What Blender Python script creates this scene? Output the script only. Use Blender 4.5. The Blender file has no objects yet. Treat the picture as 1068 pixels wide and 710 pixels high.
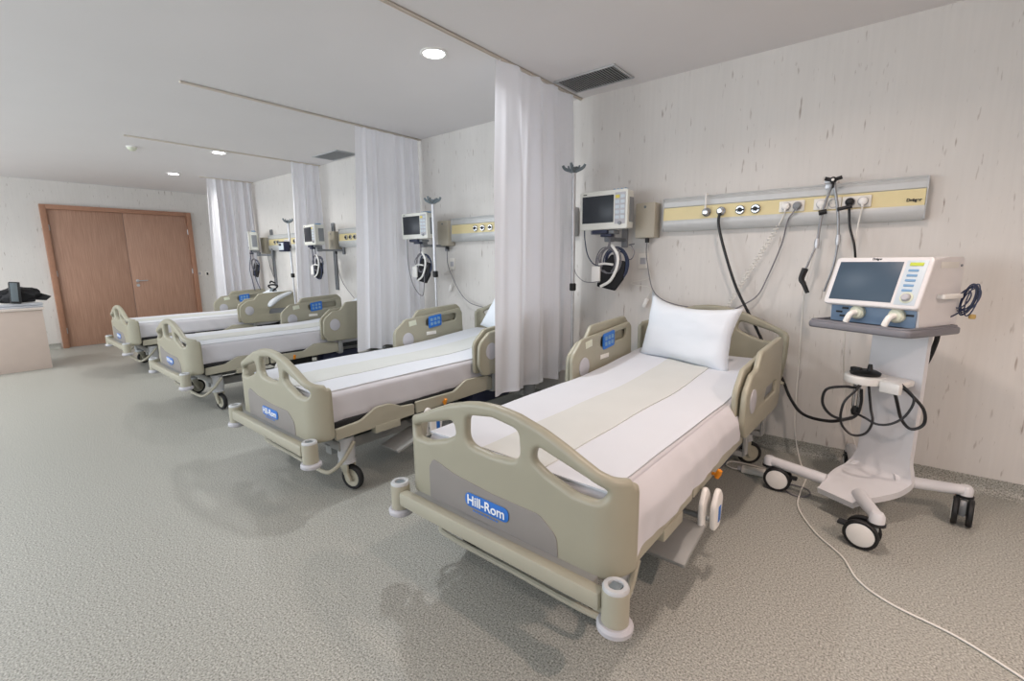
import bpy, bmesh, math, random
from mathutils import Vector, Matrix, noise
random.seed(7)
PI = math.pi
S = bpy.context.scene
COL = S.collection

# ------------------------------------------------------------------ materials
def lin(h):
    h = h.lstrip('#')
    v = [int(h[i:i+2], 16)/255 for i in (0, 2, 4)]
    return tuple(c/12.92 if c <= .04045 else ((c+.055)/1.055)**2.4 for c in v) + (1,)

def base_mat(name):
    m = bpy.data.materials.new(name); m.use_nodes = True
    nt = m.node_tree; nt.nodes.clear()
    out = nt.nodes.new('ShaderNodeOutputMaterial'); b = nt.nodes.new('ShaderNodeBsdfPrincipled')
    nt.links.new(b.outputs[0], out.inputs[0])
    return m, nt, b, out

def mat(name, h, rough=.5, metal=0, var=.04, scale=8, bump=0, spec=.5, coat=0):
    m, nt, b, out = base_mat(name)
    c = lin(h)
    tc = nt.nodes.new('ShaderNodeTexCoord'); n = nt.nodes.new('ShaderNodeTexNoise')
    n.inputs['Scale'].default_value = scale; n.inputs['Detail'].default_value = 3
    nt.links.new(tc.outputs['Object'], n.inputs['Vector'])
    r = nt.nodes.new('ShaderNodeValToRGB')
    r.color_ramp.elements[0].position = .3; r.color_ramp.elements[1].position = .7
    r.color_ramp.elements[0].color = tuple(max(0, x*(1-var)) for x in c[:3]) + (1,)
    r.color_ramp.elements[1].color = tuple(min(1, x*(1+var)) for x in c[:3]) + (1,)
    nt.links.new(n.outputs['Fac'], r.inputs[0]); nt.links.new(r.outputs[0], b.inputs['Base Color'])
    b.inputs['Roughness'].default_value = rough; b.inputs['Metallic'].default_value = metal
    b.inputs['Specular IOR Level'].default_value = spec
    b.inputs['Coat Weight'].default_value = coat
    if bump:
        bp = nt.nodes.new('ShaderNodeBump'); bp.inputs['Strength'].default_value = bump; bp.inputs['Distance'].default_value = .01
        nt.links.new(n.outputs['Fac'], bp.inputs['Height']); nt.links.new(bp.outputs[0], b.inputs['Normal'])
    return m

def emis(name, h, s):
    m, nt, b, out = base_mat(name)
    b.inputs['Base Color'].default_value = lin(h); b.inputs['Emission Color'].default_value = lin(h)
    b.inputs['Emission Strength'].default_value = s
    return m

def wall_mat():
    m, nt, b, out = base_mat('wallpaper'); N = nt.nodes.new; L = nt.links.new
    g = N('ShaderNodeNewGeometry'); sp = N('ShaderNodeSeparateXYZ'); L(g.outputs['Position'], sp.inputs[0])
    ad = N('ShaderNodeMath'); L(sp.outputs[0], ad.inputs[0]); L(sp.outputs[1], ad.inputs[1])
    cb = N('ShaderNodeCombineXYZ'); L(ad.outputs[0], cb.inputs[0]); L(sp.outputs[2], cb.inputs[2])
    def nz(sx, sz, det, off=0):
        mp = N('ShaderNodeMapping'); mp.inputs['Scale'].default_value = (sx, 1, sz); mp.inputs['Location'].default_value = (off, off, off)
        L(cb.outputs[0], mp.inputs[0]); n = N('ShaderNodeTexNoise'); n.inputs['Scale'].default_value = 1; n.inputs['Detail'].default_value = det
        L(mp.outputs[0], n.inputs['Vector']); return n
    def ramp(n, p0, p1, c0, c1):
        r = N('ShaderNodeValToRGB'); r.color_ramp.elements[0].position = p0; r.color_ramp.elements[1].position = p1
        r.color_ramp.elements[0].color = c0; r.color_ramp.elements[1].color = c1; L(n.outputs['Fac'], r.inputs[0]); return r
    def mul(a, c):
        x = N('ShaderNodeMix'); x.data_type = 'RGBA'; x.blend_type = 'MULTIPLY'; x.inputs[0].default_value = 1
        L(a, x.inputs[6]); L(c, x.inputs[7]); return x.outputs[2]
    a = ramp(nz(42, 2.2, 4), .3, .7, lin('dad6d1'), lin('dedad5'))
    f1 = ramp(nz(38, 6, 2, 3), .66, .75, (1, 1, 1, 1), (.58, .53, .50, 1))
    f2 = ramp(nz(55, 9, 3, 9), .66, .76, (1, 1, 1, 1), (.62, .58, .55, 1))
    f3 = ramp(nz(5, 3, 3, 5), .3, .75, (.96, .96, .96, 1), (1, 1, 1, 1))
    c = mul(mul(mul(a.outputs[0], f1.outputs[0]), f2.outputs[0]), f3.outputs[0])
    L(c, b.inputs['Base Color']); b.inputs['Roughness'].default_value = .6; b.inputs['Specular IOR Level'].default_value = .25
    return m

def floor_mat():
    m, nt, b, out = base_mat('speckled_vinyl'); N = nt.nodes.new; L = nt.links.new
    g = N('ShaderNodeNewGeometry')
    def nz(s, d):
        n = N('ShaderNodeTexNoise'); n.inputs['Scale'].default_value = s; n.inputs['Detail'].default_value = d; L(g.outputs['Position'], n.inputs['Vector']); return n
    n1 = nz(150, 3)
    r = N('ShaderNodeValToRGB'); e = r.color_ramp.elements
    e[0].position = .34; e[0].color = lin('727068'); e[1].position = .68; e[1].color = lin('c8c8c0')
    k = e.new(.44); k.color = lin('999a94'); k = e.new(.56); k.color = lin('aaa9a1')
    L(n1.outputs['Fac'], r.inputs[0])
    n2 = nz(260, 1); r2 = N('ShaderNodeValToRGB'); r2.color_ramp.elements[0].position = .62; r2.color_ramp.elements[1].position = .70
    r2.color_ramp.elements[0].color = (1, 1, 1, 1); r2.color_ramp.elements[1].color = (.62, .56, .5, 1); L(n2.outputs['Fac'], r2.inputs[0])
    x = N('ShaderNodeMix'); x.data_type = 'RGBA'; x.blend_type = 'MULTIPLY'; x.inputs[0].default_value = 1
    L(r.outputs[0], x.inputs[6]); L(r2.outputs[0], x.inputs[7]); L(x.outputs[2], b.inputs['Base Color'])
    b.inputs['Roughness'].default_value = .42; b.inputs['Specular IOR Level'].default_value = .35
    return m

def wood_mat():
    m, nt, b, out = base_mat('door_wood'); N = nt.nodes.new; L = nt.links.new
    g = N('ShaderNodeNewGeometry'); mp = N('ShaderNodeMapping'); mp.inputs['Scale'].default_value = (90, 90, 3); L(g.outputs['Position'], mp.inputs[0])
    n = N('ShaderNodeTexNoise'); n.inputs['Scale'].default_value = 1; n.inputs['Detail'].default_value = 5; L(mp.outputs[0], n.inputs['Vector'])
    r = N('ShaderNodeValToRGB'); r.color_ramp.elements[0].position = .3; r.color_ramp.elements[1].position = .7
    r.color_ramp.elements[0].color = lin('a27c68'); r.color_ramp.elements[1].color = lin('b8937d')
    L(n.outputs['Fac'], r.inputs[0]); L(r.outputs[0], b.inputs['Base Color']); b.inputs['Roughness'].default_value = .45
    return m

def curtain_mat():
    m, nt, b, out = base_mat('curtain_cloth'); N = nt.nodes.new; L = nt.links.new
    b.inputs['Base Color'].default_value = lin('f4f4f8'); b.inputs['Roughness'].default_value = .75
    tc = N('ShaderNodeTexCoord'); w = N('ShaderNodeTexNoise'); w.inputs['Scale'].default_value = 60; L(tc.outputs['Object'], w.inputs['Vector'])
    bp = N('ShaderNodeBump'); bp.inputs['Strength'].default_value = .08; L(w.outputs['Fac'], bp.inputs['Height']); L(bp.outputs[0], b.inputs['Normal'])
    t = N('ShaderNodeBsdfTranslucent'); t.inputs[0].default_value = lin('f4f4fa')
    mx = N('ShaderNodeMixShader'); mx.inputs[0].default_value = .35
    L(b.outputs[0], mx.inputs[1]); L(t.outputs[0], mx.inputs[2]); L(mx.outputs[0], out.inputs[0])
    return m

M = dict(
    wall=wall_mat(), floor=floor_mat(), wood=wood_mat(), curtain=curtain_mat(),
    ceiling=mat('ceiling_paint', 'e3e0e0', .8, var=.01, scale=2),
    frame_wood=mat('frame_wood', 'a57a62', .45, var=.06, scale=20),
    bed=mat('bed_plastic', 'a09c8a', .38, var=.015),
    bedlight=mat('bed_frame_paint', 'a9a594', .4, var=.02),
    inset=mat('inset_grey', '8a8581', .5, var=.02),
    blue=mat('badge_blue', '2a6fc4', .4, var=.02), white=mat('white_plastic', 'eceae6', .35, var=.01),
    litegrey=mat('light_grey_plastic', 'bdbfc1', .4, var=.02), grey=mat('grey_plastic', '85888c', .45, var=.03),
    disc=mat('pale_disc', 'b9b8bd', .5, var=.02), dark=mat('dark_plastic', '1c1d20', .5, var=.05),
    navy=mat('navy_plastic', '1f2640', .5, var=.05), black=mat('black_rubber', '101012', .55, var=.1),
    undergrey=mat('chassis_grey', '90918f', .45, var=.04),
    sheet=mat('white_sheet', 'd3d6dc', .85, var=.01, scale=5, bump=.08, spec=.2),
    drape=mat('sheet_side', 'd2d1d6', .85, var=.015, scale=4, bump=.15, spec=.2),
    draw=mat('draw_sheet', 'cccecb', .85, var=.015, scale=6, bump=.08, spec=.2),
    pillow=mat('pillow_case', 'dbe0e6', .85, var=.01, scale=6, bump=.1, spec=.2),
    orange=mat('orange_plastic', 'e08a1c', .4, var=.03), chrome=mat('chrome', 'c8cace', .22, 1, var=.02),
    steel=mat('brushed_steel', 'c4c5c8', .38, .6, var=.05, scale=30),
    armsteel=mat('arm_steel', '8d8f92', .35, .6, var=.04),
    alu=mat('aluminium_profile', 'c6c7c6', .42, .1, var=.03, scale=20),
    cream=mat('cream_panel', 'e2d3a2', .45, var=.03), box=mat('beige_box', 'b9b2a2', .5, var=.02),
    monitor=mat('monitor_case', 'dcdcd4', .4, var=.01), screen=mat('dark_screen', '20262e', .38, var=.08, scale=3),
    vscreen=mat('ventilator_screen', '3d4f60', .38, var=.15, scale=2),
    keypad=mat('keypad_pale', 'c9d3da', .4, var=.02), lime=mat('lime_key', 'c3cf4a', .4, var=.02), bkey=mat('blue_key', '7aa0c4', .4, var=.02),
    ykey=mat('yellow_key', 'dccc5a', .4, var=.02), vent=mat('ventilator_case', 'dfdcdc', .38, var=.01),
    vbay=mat('ventilator_bay', '6f86a0', .4, var=.05), tray=mat('tray_grey', '77767c', .42, var=.03),
    cloud=mat('milky_plastic', 'd5d8c4', .35, var=.05), hose=mat('black_hose', '17171a', .35, var=.1),
    cord=mat('white_cord', 'e0ddd6', .45, var=.02), greycord=mat('grey_cord', '77757a', .45, var=.02),
    bluecord=mat('navy_cord', '2a3450', .4, var=.1), track=mat('curtain_track_paint', 'd8cfc3', .45, var=.02),
    socket=mat('socket_white', 'eae6de', .35, var=.01), desk=mat('desk_laminate', 'cdbcb1', .5, var=.02),
    desktop=mat('desk_top', 'd9cdc4', .4, var=.02), silver=mat('silver_folder', 'c2c5cc', .3, .3, var=.05),
    cloth=mat('black_cloth', '131317', .8, var=.2, bump=.3), tan=mat('tan_plastic', 'b79a5c', .5),
    text=mat('black_lettering', '18181a', .5), wtext=mat('white_lettering', 'f4f6fa', .4), btext=mat('pale_blue_lettering', '5a7fc0', .5),
    slate=mat('slate_plastic', '6d787e', .4, var=.05), lens=emis('lamp_diffuser', 'f6fbff', 12),
    white2=mat('trolley_white', 'd9d9dc', .35, var=.01),
)

# ------------------------------------------------------------------ helpers
def tag(o, label=None, cat=None, group=None, kind=None):
    if label: o['label'] = label
    if cat: o['category'] = cat
    if group: o['group'] = group
    if kind: o['kind'] = kind
    return o

def thing(name, label, cat, loc=(0, 0, 0), rz=0, group=None):
    o = bpy.data.objects.new(name, None); COL.objects.link(o); o.empty_display_size = .05
    o.location = loc; o.rotation_euler = (0, 0, rz)
    return tag(o, label, cat, group)

def obj(name, bm, m, parent=None, smooth=True, angle=35):
    me = bpy.data.meshes.new(name); bmesh.ops.recalc_face_normals(bm, faces=bm.faces); bm.to_mesh(me); bm.free()
    me.materials.append(M[m] if isinstance(m, str) else m)
    if smooth:
        me.shade_smooth(); me.set_sharp_from_angle(angle=math.radians(angle))
    o = bpy.data.objects.new(name, me); COL.objects.link(o)
    if parent: o.parent = parent
    return o

def B(): return bmesh.new()

def box(bm, c, s, bev=0, rot=None, seg=2):
    t = bmesh.new(); bmesh.ops.create_cube(t, size=1)
    bmesh.ops.scale(t, vec=s, verts=t.verts)
    if bev: bmesh.ops.bevel(t, geom=t.edges[:], offset=bev, segments=seg, affect='EDGES', profile=.5)
    mx = Matrix.Translation(c)
    if rot is not None: mx = mx @ (rot if isinstance(rot, Matrix) else Matrix.Rotation(rot, 4, 'Z'))
    bmesh.ops.transform(t, matrix=mx, verts=t.verts); join(bm, t); return bm

def join(bm, t):
    me = bpy.data.meshes.new('tmp'); t.to_mesh(me); t.free(); bm.from_mesh(me); bpy.data.meshes.remove(me)

def cyl(bm, a, b, r, r2=None, seg=16):
    a, b = Vector(a), Vector(b); d = b-a; t = bmesh.new()
    bmesh.ops.create_cone(t, cap_ends=True, segments=seg, radius1=r, radius2=r if r2 is None else r2, depth=d.length)
    q = Vector((0, 0, 1)).rotation_difference(d.normalized()).to_matrix().to_4x4()
    bmesh.ops.transform(t, matrix=Matrix.Translation((a+b)/2) @ q, verts=t.verts); join(bm, t); return bm

def lathe(bm, prof, mx=Matrix(), seg=20):
    t = bmesh.new(); rings = []
    for r, z in prof:
        rings.append([t.verts.new((r*math.cos(2*PI*i/seg), r*math.sin(2*PI*i/seg), z)) for i in range(seg)] if r > 1e-6 else [t.verts.new((0, 0, z))])
    for A, C in zip(rings, rings[1:]):
        for i in range(seg):
            j = (i+1) % seg
            if len(A) == 1 and len(C) == 1: continue
            if len(A) == 1: t.faces.new((A[0], C[i], C[j]))
            elif len(C) == 1: t.faces.new((A[i], C[0], A[j]))
            else: t.faces.new((A[i], C[i], C[j], A[j]))
    bmesh.ops.transform(t, matrix=mx, verts=t.verts); join(bm, t); return bm

def catmull(P, n=8, closed=False):
    P = [Vector(p) for p in P]
    if len(P) < 3: return P
    out = []; N = len(P); rng = range(N if closed else N-1)
    for i in rng:
        p1, p2 = P[i], P[(i+1) % N]
        p0 = P[(i-1) % N] if (closed or i > 0) else p1*2-p2
        p3 = P[(i+2) % N] if (closed or i+2 < N) else p2*2-p1
        for k in range(n):
            t = k/n
            out.append(.5*((2*p1)+(p2-p0)*t+(2*p0-5*p1+4*p2-p3)*t*t+(3*p1-p0-3*p2+p3)*t**3))
    if not closed: out.append(P[-1])
    return out

def tube(bm, pts, r, seg=8, n=8, closed=False, smooth=True):
    P = catmull(pts, n, closed) if smooth else [Vector(p) for p in pts]
    N = len(P); rings = []; up = None
    for i, p in enumerate(P):
        d = (P[(i+1) % N]-P[(i-1) % N]) if closed else (P[min(i+1, N-1)]-P[max(i-1, 0)])
        d.normalize()
        if up is None:
            up = d.orthogonal().normalized()
        up = (up-d*up.dot(d)); up.normalize(); s = d.cross(up)
        rr = r(i/(N-1)) if callable(r) else r
        rings.append([bm.verts.new(p+(up*math.cos(2*PI*k/seg)+s*math.sin(2*PI*k/seg))*rr) for k in range(seg)])
    for i in range(N if closed else N-1):
        A, C = rings[i], rings[(i+1) % N]
        for k in range(seg):
            bm.faces.new((A[k], A[(k+1) % seg], C[(k+1) % seg], C[k]))
    if not closed:
        bm.faces.new(rings[0][::-1]); bm.faces.new(rings[-1])
    return bm

def rp(pts, seg=6):
    """rounded polygon: (x, y, r) corners -> 2D points"""
    out = []; N = len(pts)
    for i in range(N):
        x, y = pts[i][0], pts[i][1]; r = pts[i][2] if len(pts[i]) > 2 else 0
        p = Vector((x, y)); a = Vector(pts[i-1][:2])-p; c = Vector(pts[(i+1) % N][:2])-p
        if r <= 0: out.append((x, y)); continue
        la, lc = a.length, c.length; a.normalize(); c.normalize()
        ang = a.angle(c); d = min(r/math.tan(ang/2), la*.49, lc*.49)
        s, e = p+a*d, p+c*d
        for k in range(seg+1):
            t = k/seg; q = s*(1-t)**2+p*2*t*(1-t)+e*t*t; out.append((q.x, q.y))
    return out

def plate(outs, thick, bev=.006, res=3, cuts=None, fn=None):
    """flat plate from closed 2D loops (first the outline, others holes), in XY, centred on z=0; edges rounded"""
    cu = bpy.data.curves.new('c', 'CURVE'); cu.dimensions = '2D'; cu.fill_mode = 'BOTH'
    cu.extrude = max(thick/2-bev, 1e-4); cu.bevel_depth = bev; cu.bevel_resolution = res; cu.offset = -bev
    for o in outs:
        s = cu.splines.new('POLY'); s.points.add(len(o)-1); s.use_cyclic_u = True
        for p, q in zip(s.points, o): p.co = (q[0], q[1], 0, 1)
    ob = bpy.data.objects.new('c', cu); me = bpy.data.meshes.new_from_object(ob)
    bm = bmesh.new(); bm.from_mesh(me)
    bpy.data.objects.remove(ob); bpy.data.curves.remove(cu); bpy.data.meshes.remove(me)
    bmesh.ops.remove_doubles(bm, verts=bm.verts, dist=1e-5)
    if cuts:
        for x in cuts:
            bmesh.ops.bisect_plane(bm, geom=bm.verts[:]+bm.edges[:]+bm.faces[:], plane_co=(x, 0, 0), plane_no=(1, 0, 0))
    if fn:
        for v in bm.verts: v.co = Vector(fn(v.co))
    return bm

def lettering(name, s, size, m, parent, mx, depth=.0008, bold=0.0):
    cu = bpy.data.curves.new('t', 'FONT'); cu.body = s; cu.size = size; cu.extrude = depth; cu.align_x = 'CENTER'; cu.align_y = 'CENTER'; cu.offset = bold
    ob = bpy.data.objects.new('t', cu); me = bpy.data.meshes.new_from_object(ob); bm = bmesh.new(); bm.from_mesh(me)
    bpy.data.objects.remove(ob); bpy.data.curves.remove(cu); bpy.data.meshes.remove(me)
    bmesh.ops.transform(bm, matrix=mx, verts=bm.verts)
    return obj(name, bm, m, parent, smooth=False)

def copy_tree(o, parent=None):
    c = o.copy(); COL.objects.link(c); c.parent = parent
    for ch in list(o.children): copy_tree(ch, c)
    return c

def XZ(x, y, z):            # plate in XY -> stands in XZ facing -y
    return Matrix.Translation((x, y, z)) @ Matrix.Rotation(PI/2, 4, 'X')
def tf(bm, mx): bmesh.ops.transform(bm, matrix=mx, verts=bm.verts); return bm

# ------------------------------------------------------------------ room
H = 2.643; XL = -10.42; XR = 2.4; YB = -6.6
def struct(name, bm, m, parent=None, smooth=False):
    o = obj(name, bm, m, parent, smooth); 
    if not parent: o['kind'] = 'structure'
    return o
struct('floor', box(B(), ((XL+XR)/2, YB/2, -.05), (XR-XL+.4, -YB+.4, .1)), 'floor')
struct('ceiling', box(B(), ((XL+XR)/2, YB/2, H+.05), (XR-XL+.4, -YB+.4, .1)), 'ceiling')
struct('wall_back', box(B(), ((XL+XR)/2, .05, H/2), (XR-XL+.4, .1, H)), 'wall')
struct('wall_right', box(B(), (XR+.05, YB/2, H/2), (.1, -YB, H)), 'wall')
# door wall with opening
DY0, DY1, DZ = -2.28, -.39, 2.205
w = B()
box(w, (XL-.05, (YB+DY0-.07)/2, H/2), (.1, DY0-.07-YB, H)); box(w, (XL-.05, (DY1+.07)/2, H/2), (.1, -DY1-.07, H))
box(w, (XL-.05, (DY0+DY1)/2, (DZ+.07+H)/2), (.1, DY1-DY0+.14, H-DZ-.07))
struct('wall_left', w, 'wall')
# wall behind the camera with three windows
wins = [(-8.6, 1.9), (-5.6, 1.9), (-2.6, 1.9), (.4, 1.9)]
w = B(); z0, z1 = .9, 2.35
box(w, ((XL+XR)/2, YB-.05, z0/2), (XR-XL, .1, z0)); box(w, ((XL+XR)/2, YB-.05, (z1+H)/2), (XR-XL, .1, H-z1))
xs = [XL]+[v for c, ww in wins for v in (c-ww/2, c+ww/2)]+[XR]
for a, b_ in zip(xs[::2], xs[1::2]): box(w, ((a+b_)/2, YB-.05, (z0+z1)/2), (b_-a, .1, z1-z0))
struct('wall_front', w, 'wall')
for i, (c, ww) in enumerate(wins):
    f = B()
    for sx in (-1, 0, 1): box(f, (c+sx*(ww/2-.025), YB-.05, (z0+z1)/2), (.05, .06, z1-z0))
    for zz in (z0+.025, z1-.025): box(f, (c, YB-.05, zz), (ww, .06, .05))
    struct('window_%d' % (i+1), f, 'white')
# coved skirting in floor vinyl
def cove(name, a, b_, n):
    bm = B(); a, b_, n = Vector(a), Vector(b_), Vector(n); pr = [(0, .0), (.05, .0), (.028, .006), (.012, .022), (.006, .05), (.006, .088), (0, .09)]
    R = [[bm.verts.new(p+n*d+Vector((0, 0, z))) for d, z in pr] for p in (a, b_)]
    for i in range(len(pr)-1): bm.faces.new((R[0][i], R[0][i+1], R[1][i+1], R[1][i]))
    bm.faces.new(R[0]); bm.faces.new(R[1])
    return struct(name, bm, 'floor', smooth=True)
cove('baseboard_back', (XL, 0, 0), (XR, 0, 0), (0, -1, 0))
cove('baseboard_left', (XL, YB, 0), (XL, DY0-.09, 0), (1, 0, 0))
cove('baseboard_right', (XR, YB, 0), (XR, 0, 0), (-1, 0, 0))

# double door
d = B()
for yy in (DY0-.035, DY1+.035): box(d, (XL+.0, yy, (DZ+.07)/2), (.14, .07, DZ+.07), .004)
box(d, (XL+.0, (DY0+DY1)/2, DZ+.035), (.14, DY1-DY0, .07), .004)
dr = struct('door_1', d, 'frame_wood', smooth=True)
ym = -1.335
for nm, ya, yb in (('door_leaf', DY0+.004, ym-.003), ('door_leaf', ym+.003, DY1-.004)):
    lf = obj(nm, box(B(), (XL+.01, (ya+yb)/2, DZ/2+.002), (.045, yb-ya, DZ-.008), .003), 'wood', dr)
    hy = ya+.0 if ya < -2 else yb
    for hz in (.28, 1.2, 1.92): 
        obj('hinge', cyl(B(), (XL+.04, hy, hz-.045), (XL+.04, hy, hz+.045), .009), 'steel', lf)
h = B(); lathe(h, [(0, 0), (.026, 0), (.026, .008), (0, .009)], Matrix.Translation((XL+.033, -1.255, 1.05)) @ Matrix.Rotation(PI/2, 4, 'Y'))
tube(h, [(XL+.035, -1.255, 1.05), (XL+.085, -1.255, 1.05), (XL+.09, -1.24, 1.05), (XL+.09, -1.12, 1.05)], .009, n=4)
lathe(h, [(0, 0), (.024, 0), (.024, .008), (0, .009)], Matrix.Translation((XL+.033, -1.255, .97)) @ Matrix.Rotation(PI/2, 4, 'Y'))
obj('door_handle', h, 'steel', dr)

# ------------------------------------------------------------------ ceiling fittings
def curtain_rail(x, y0, label):
    bm = B()
    for s in (-1, 1): box(bm, (x+s*.008, y0/2, H-.007), (.006, -y0, .014), .001)
    box(bm, (x, y0/2, H-.002), (.022, -y0, .004))
    box(bm, (x, y0+.006, H-.008), (.026, .014, .017), .003)
    tag(obj('curtain_rail', bm, 'track'), label, 'curtain rail', 'ceiling curtain rails')
TX = [-2.135, -4.156, -6.25, -8.34]
curtain_rail(TX[0], -2.9, 'ceiling curtain rail beside the nearest bed, running out of the top of the photo')
curtain_rail(TX[1], -2.25, 'second ceiling curtain rail, over the curtain behind the second bed')
curtain_rail(TX[2], -2.13, 'third ceiling curtain rail, in front of the narrow curtain')
curtain_rail(TX[3], -.78, 'farthest ceiling curtain rail, short, nearest the wooden door')

def curtain(x, yf, yb, zb, label, seed, folds, amp, flare=.1, flare_f=0):
    rnd = random.Random(seed); bm = B(); nu = int(folds*26); nv = 40; ph = [rnd.uniform(0, 6.28) for _ in range(6)]; Z1 = H-.015
    rows = []
    for j in range(nv+1):
        v = j/nv; z = Z1+(zb-Z1)*v; row = []
        a = amp*(.45+.55*min(1, v*3))
        for i in range(nu+1):
            u = i/nu
            uu = u+.35/folds*math.sin(2*PI*u*folds*.37+ph[0])/PI
            wv = math.sin(2*PI*uu*folds+ph[1]+.5*math.sin(v*2+ph[2]))
            wv = math.copysign(abs(wv)**.75, wv)
            xx = x+a*wv+.3*a*math.sin(2*PI*uu*folds*2.3+ph[3]+v*1.1)+.012*math.sin(v*3+ph[5])
            y = (yf-flare*v)+(yb-(yf-flare*v))*u+.018*math.cos(2*PI*uu*folds+ph[1])*min(1, .3+v)
            hem = .012*math.sin(u*folds*2*PI*.8+ph[4]) if j == nv else 0
            row.append(bm.verts.new((xx, y, z+hem)))
        rows.append(row)
    for j in range(nv):
        for i in range(nu): bm.faces.new((rows[j][i], rows[j][i+1], rows[j+1][i+1], rows[j+1][i]))
    last = [v.co.copy() for v in rows[-1]]
    o = obj('privacy_curtain', bm, 'curtain', angle=180)
    tag(o, label, 'curtain', 'white bed curtains')
    # gliders on the rail
    hb = B()
    for i in range(int(folds*2)+1): box(hb, (x, yf+(yb-yf)*i/int(folds*2+1)+.02, H-.014), (.008, .008, .010), .002)
    obj('glider', hb, 'white', o)['kind'] = 'stuff'
    # hem band
    hm = B(); rr = []
    for j in (0, 1):
        rr.append([hm.verts.new((v.x+.0025, v.y, v.z if j == 0 else v.z+.03)) for v in last])
    for i in range(nu): hm.faces.new((rr[0][i], rr[0][i+1], rr[1][i+1], rr[1][i]))
    obj('hem', hm, 'curtain', o, angle=180)
    return o
curtain(TX[0], -1.06, -.16, .36, 'nearest and widest white curtain, hanging beside the left rail of the front bed', 3, 3.6, .045, .05)
curtain(TX[1], -.80, -.03, .44, 'white curtain behind the second bed, reaching back to the corner beside the second monitor', 5, 5, .022, .13)
curtain(TX[2], -.42, -.04, .46, 'narrow white curtain with a monitor in front of it, hanging between the two farthest beds', 8, 3, .035, .10)
curtain(TX[3], -.68, -.03, .46, 'farthest white curtain, next to the wooden double door', 11, 5, .04, .04)

def downlight(x, y, label, power, col=(1, .98, .95), spread=2.6):
    t = thing('ceiling_light', label, 'ceiling light', (x, y, H), group='round recessed ceiling lights')
    power *= .5
    obj('trim_ring', lathe(B(), [(.068, -.002), (.085, -.001), (.088, -.005), (.084, -.009), (.070, -.010), (.066, -.004), (.068, -.002)], seg=32), 'white', t)
    obj('diffuser', lathe(B(), [(0, -.007), (.067, -.005), (.067, -.002), (0, -.002)], seg=32), 'lens', t)
    l = bpy.data.lights.new('downlight', 'AREA'); l.shape = 'DISK'; l.size = .14; l.energy = power; l.color = col; l.spread = spread
    lo = bpy.data.objects.new('downlight_lamp', l); COL.objects.link(lo); lo.location = (x, y, H-.02); lo['kind'] = 'structure'
    return t
W1 = (1, .97, .93)
downlight(-2.41, -1.37, 'large round ceiling light between the two nearest curtain rails', 27, (.96, .98, 1))
downlight(-6.40, -1.20, 'round ceiling light left of the far ceiling vent', 24, W1)
downlight(-8.35, -1.11, 'farthest round ceiling light, above the door end of the ward', 18, W1)

def ceiling_vent(x0, x1, y0, y1, label, n):
    t = thing('ceiling_vent', label, 'vent', ((x0+x1)/2, (y0+y1)/2, H), group='ceiling air vents')
    sx, sy = x1-x0, y1-y0; f = B()
    for s in (-1, 1):
        box(f, (s*(sx/2-.012), 0, -.006), (.016, sy, .010), .002); box(f, (0, s*(sy/2-.012), -.006), (sx, .016, .010), .002)
    obj('frame', f, 'litegrey', t); obj('backing', box(B(), (0, 0, -.001), (sx-.02, sy-.02, .002)), 'dark', t)
    s_ = B()
    for i in range(n):
        box(s_, (-sx/2+.03+(sx-.06)*i/(n-1), 0, -.009), (.0025, sy-.04, .008), 0, Matrix.Rotation(-.5, 4, 'Y'))
    obj('slats', s_, 'litegrey', t)
ceiling_vent(-2.10, -1.60, -.47, -.15, 'louvred ceiling vent right of the nearest curtain, above the front bed', 22)
ceiling_vent(-5.80, -5.24, -.36, -.06, 'louvred ceiling vent over the third bay, beside the top of the second curtain', 22)
t = thing('smoke_detector', 'small round white smoke detector on the ceiling at far left', 'smoke detector', (-6.81, -1.94, H))
obj('base', lathe(B(), [(0, 0), (.055, 0), (.055, -.012), (0, -.013)]), 'white', t)
obj('sensor_head', lathe(B(), [(.045, -.012), (.042, -.03), (.025, -.045), (0, -.048)]), 'cloud', t)

# ------------------------------------------------------------------ hospital bed (foot at local y=0, head towards +y)
R0 = .092; S0 = .405
def bend(s, t, z):      # s along the board, t thickness (outwards negative), z height
    sg = 1 if s >= 0 else -1; a = abs(s)
    if a <= S0: return (s, t, z)
    th = (a-S0)/R0; th_c = min(th, PI/2); extra = max(0, th-PI/2)*R0
    cx, cy = S0, R0
    r = R0-t
    return (sg*(cx+r*math.sin(th_c)), cy-r*math.cos(th_c)+extra, z)
CUTS = [s*(S0+R0*PI/2*k/8) for s in (-1, 1) for k in range(0, 9)]
K = .99
def arch(s):
    a = abs(s)
    P = [(0, .842), (.11, .832), (.236, .799), (.335, .760), (.415, .724), (.48, .700), (.54, .688), (.60, .680)]
    for (x0, y0), (x1, y1) in zip(P, P[1:]):
        if a <= x1: return y0+(y1-y0)*(a-x0)/(x1-x0)
    return P[-1][1]
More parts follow.
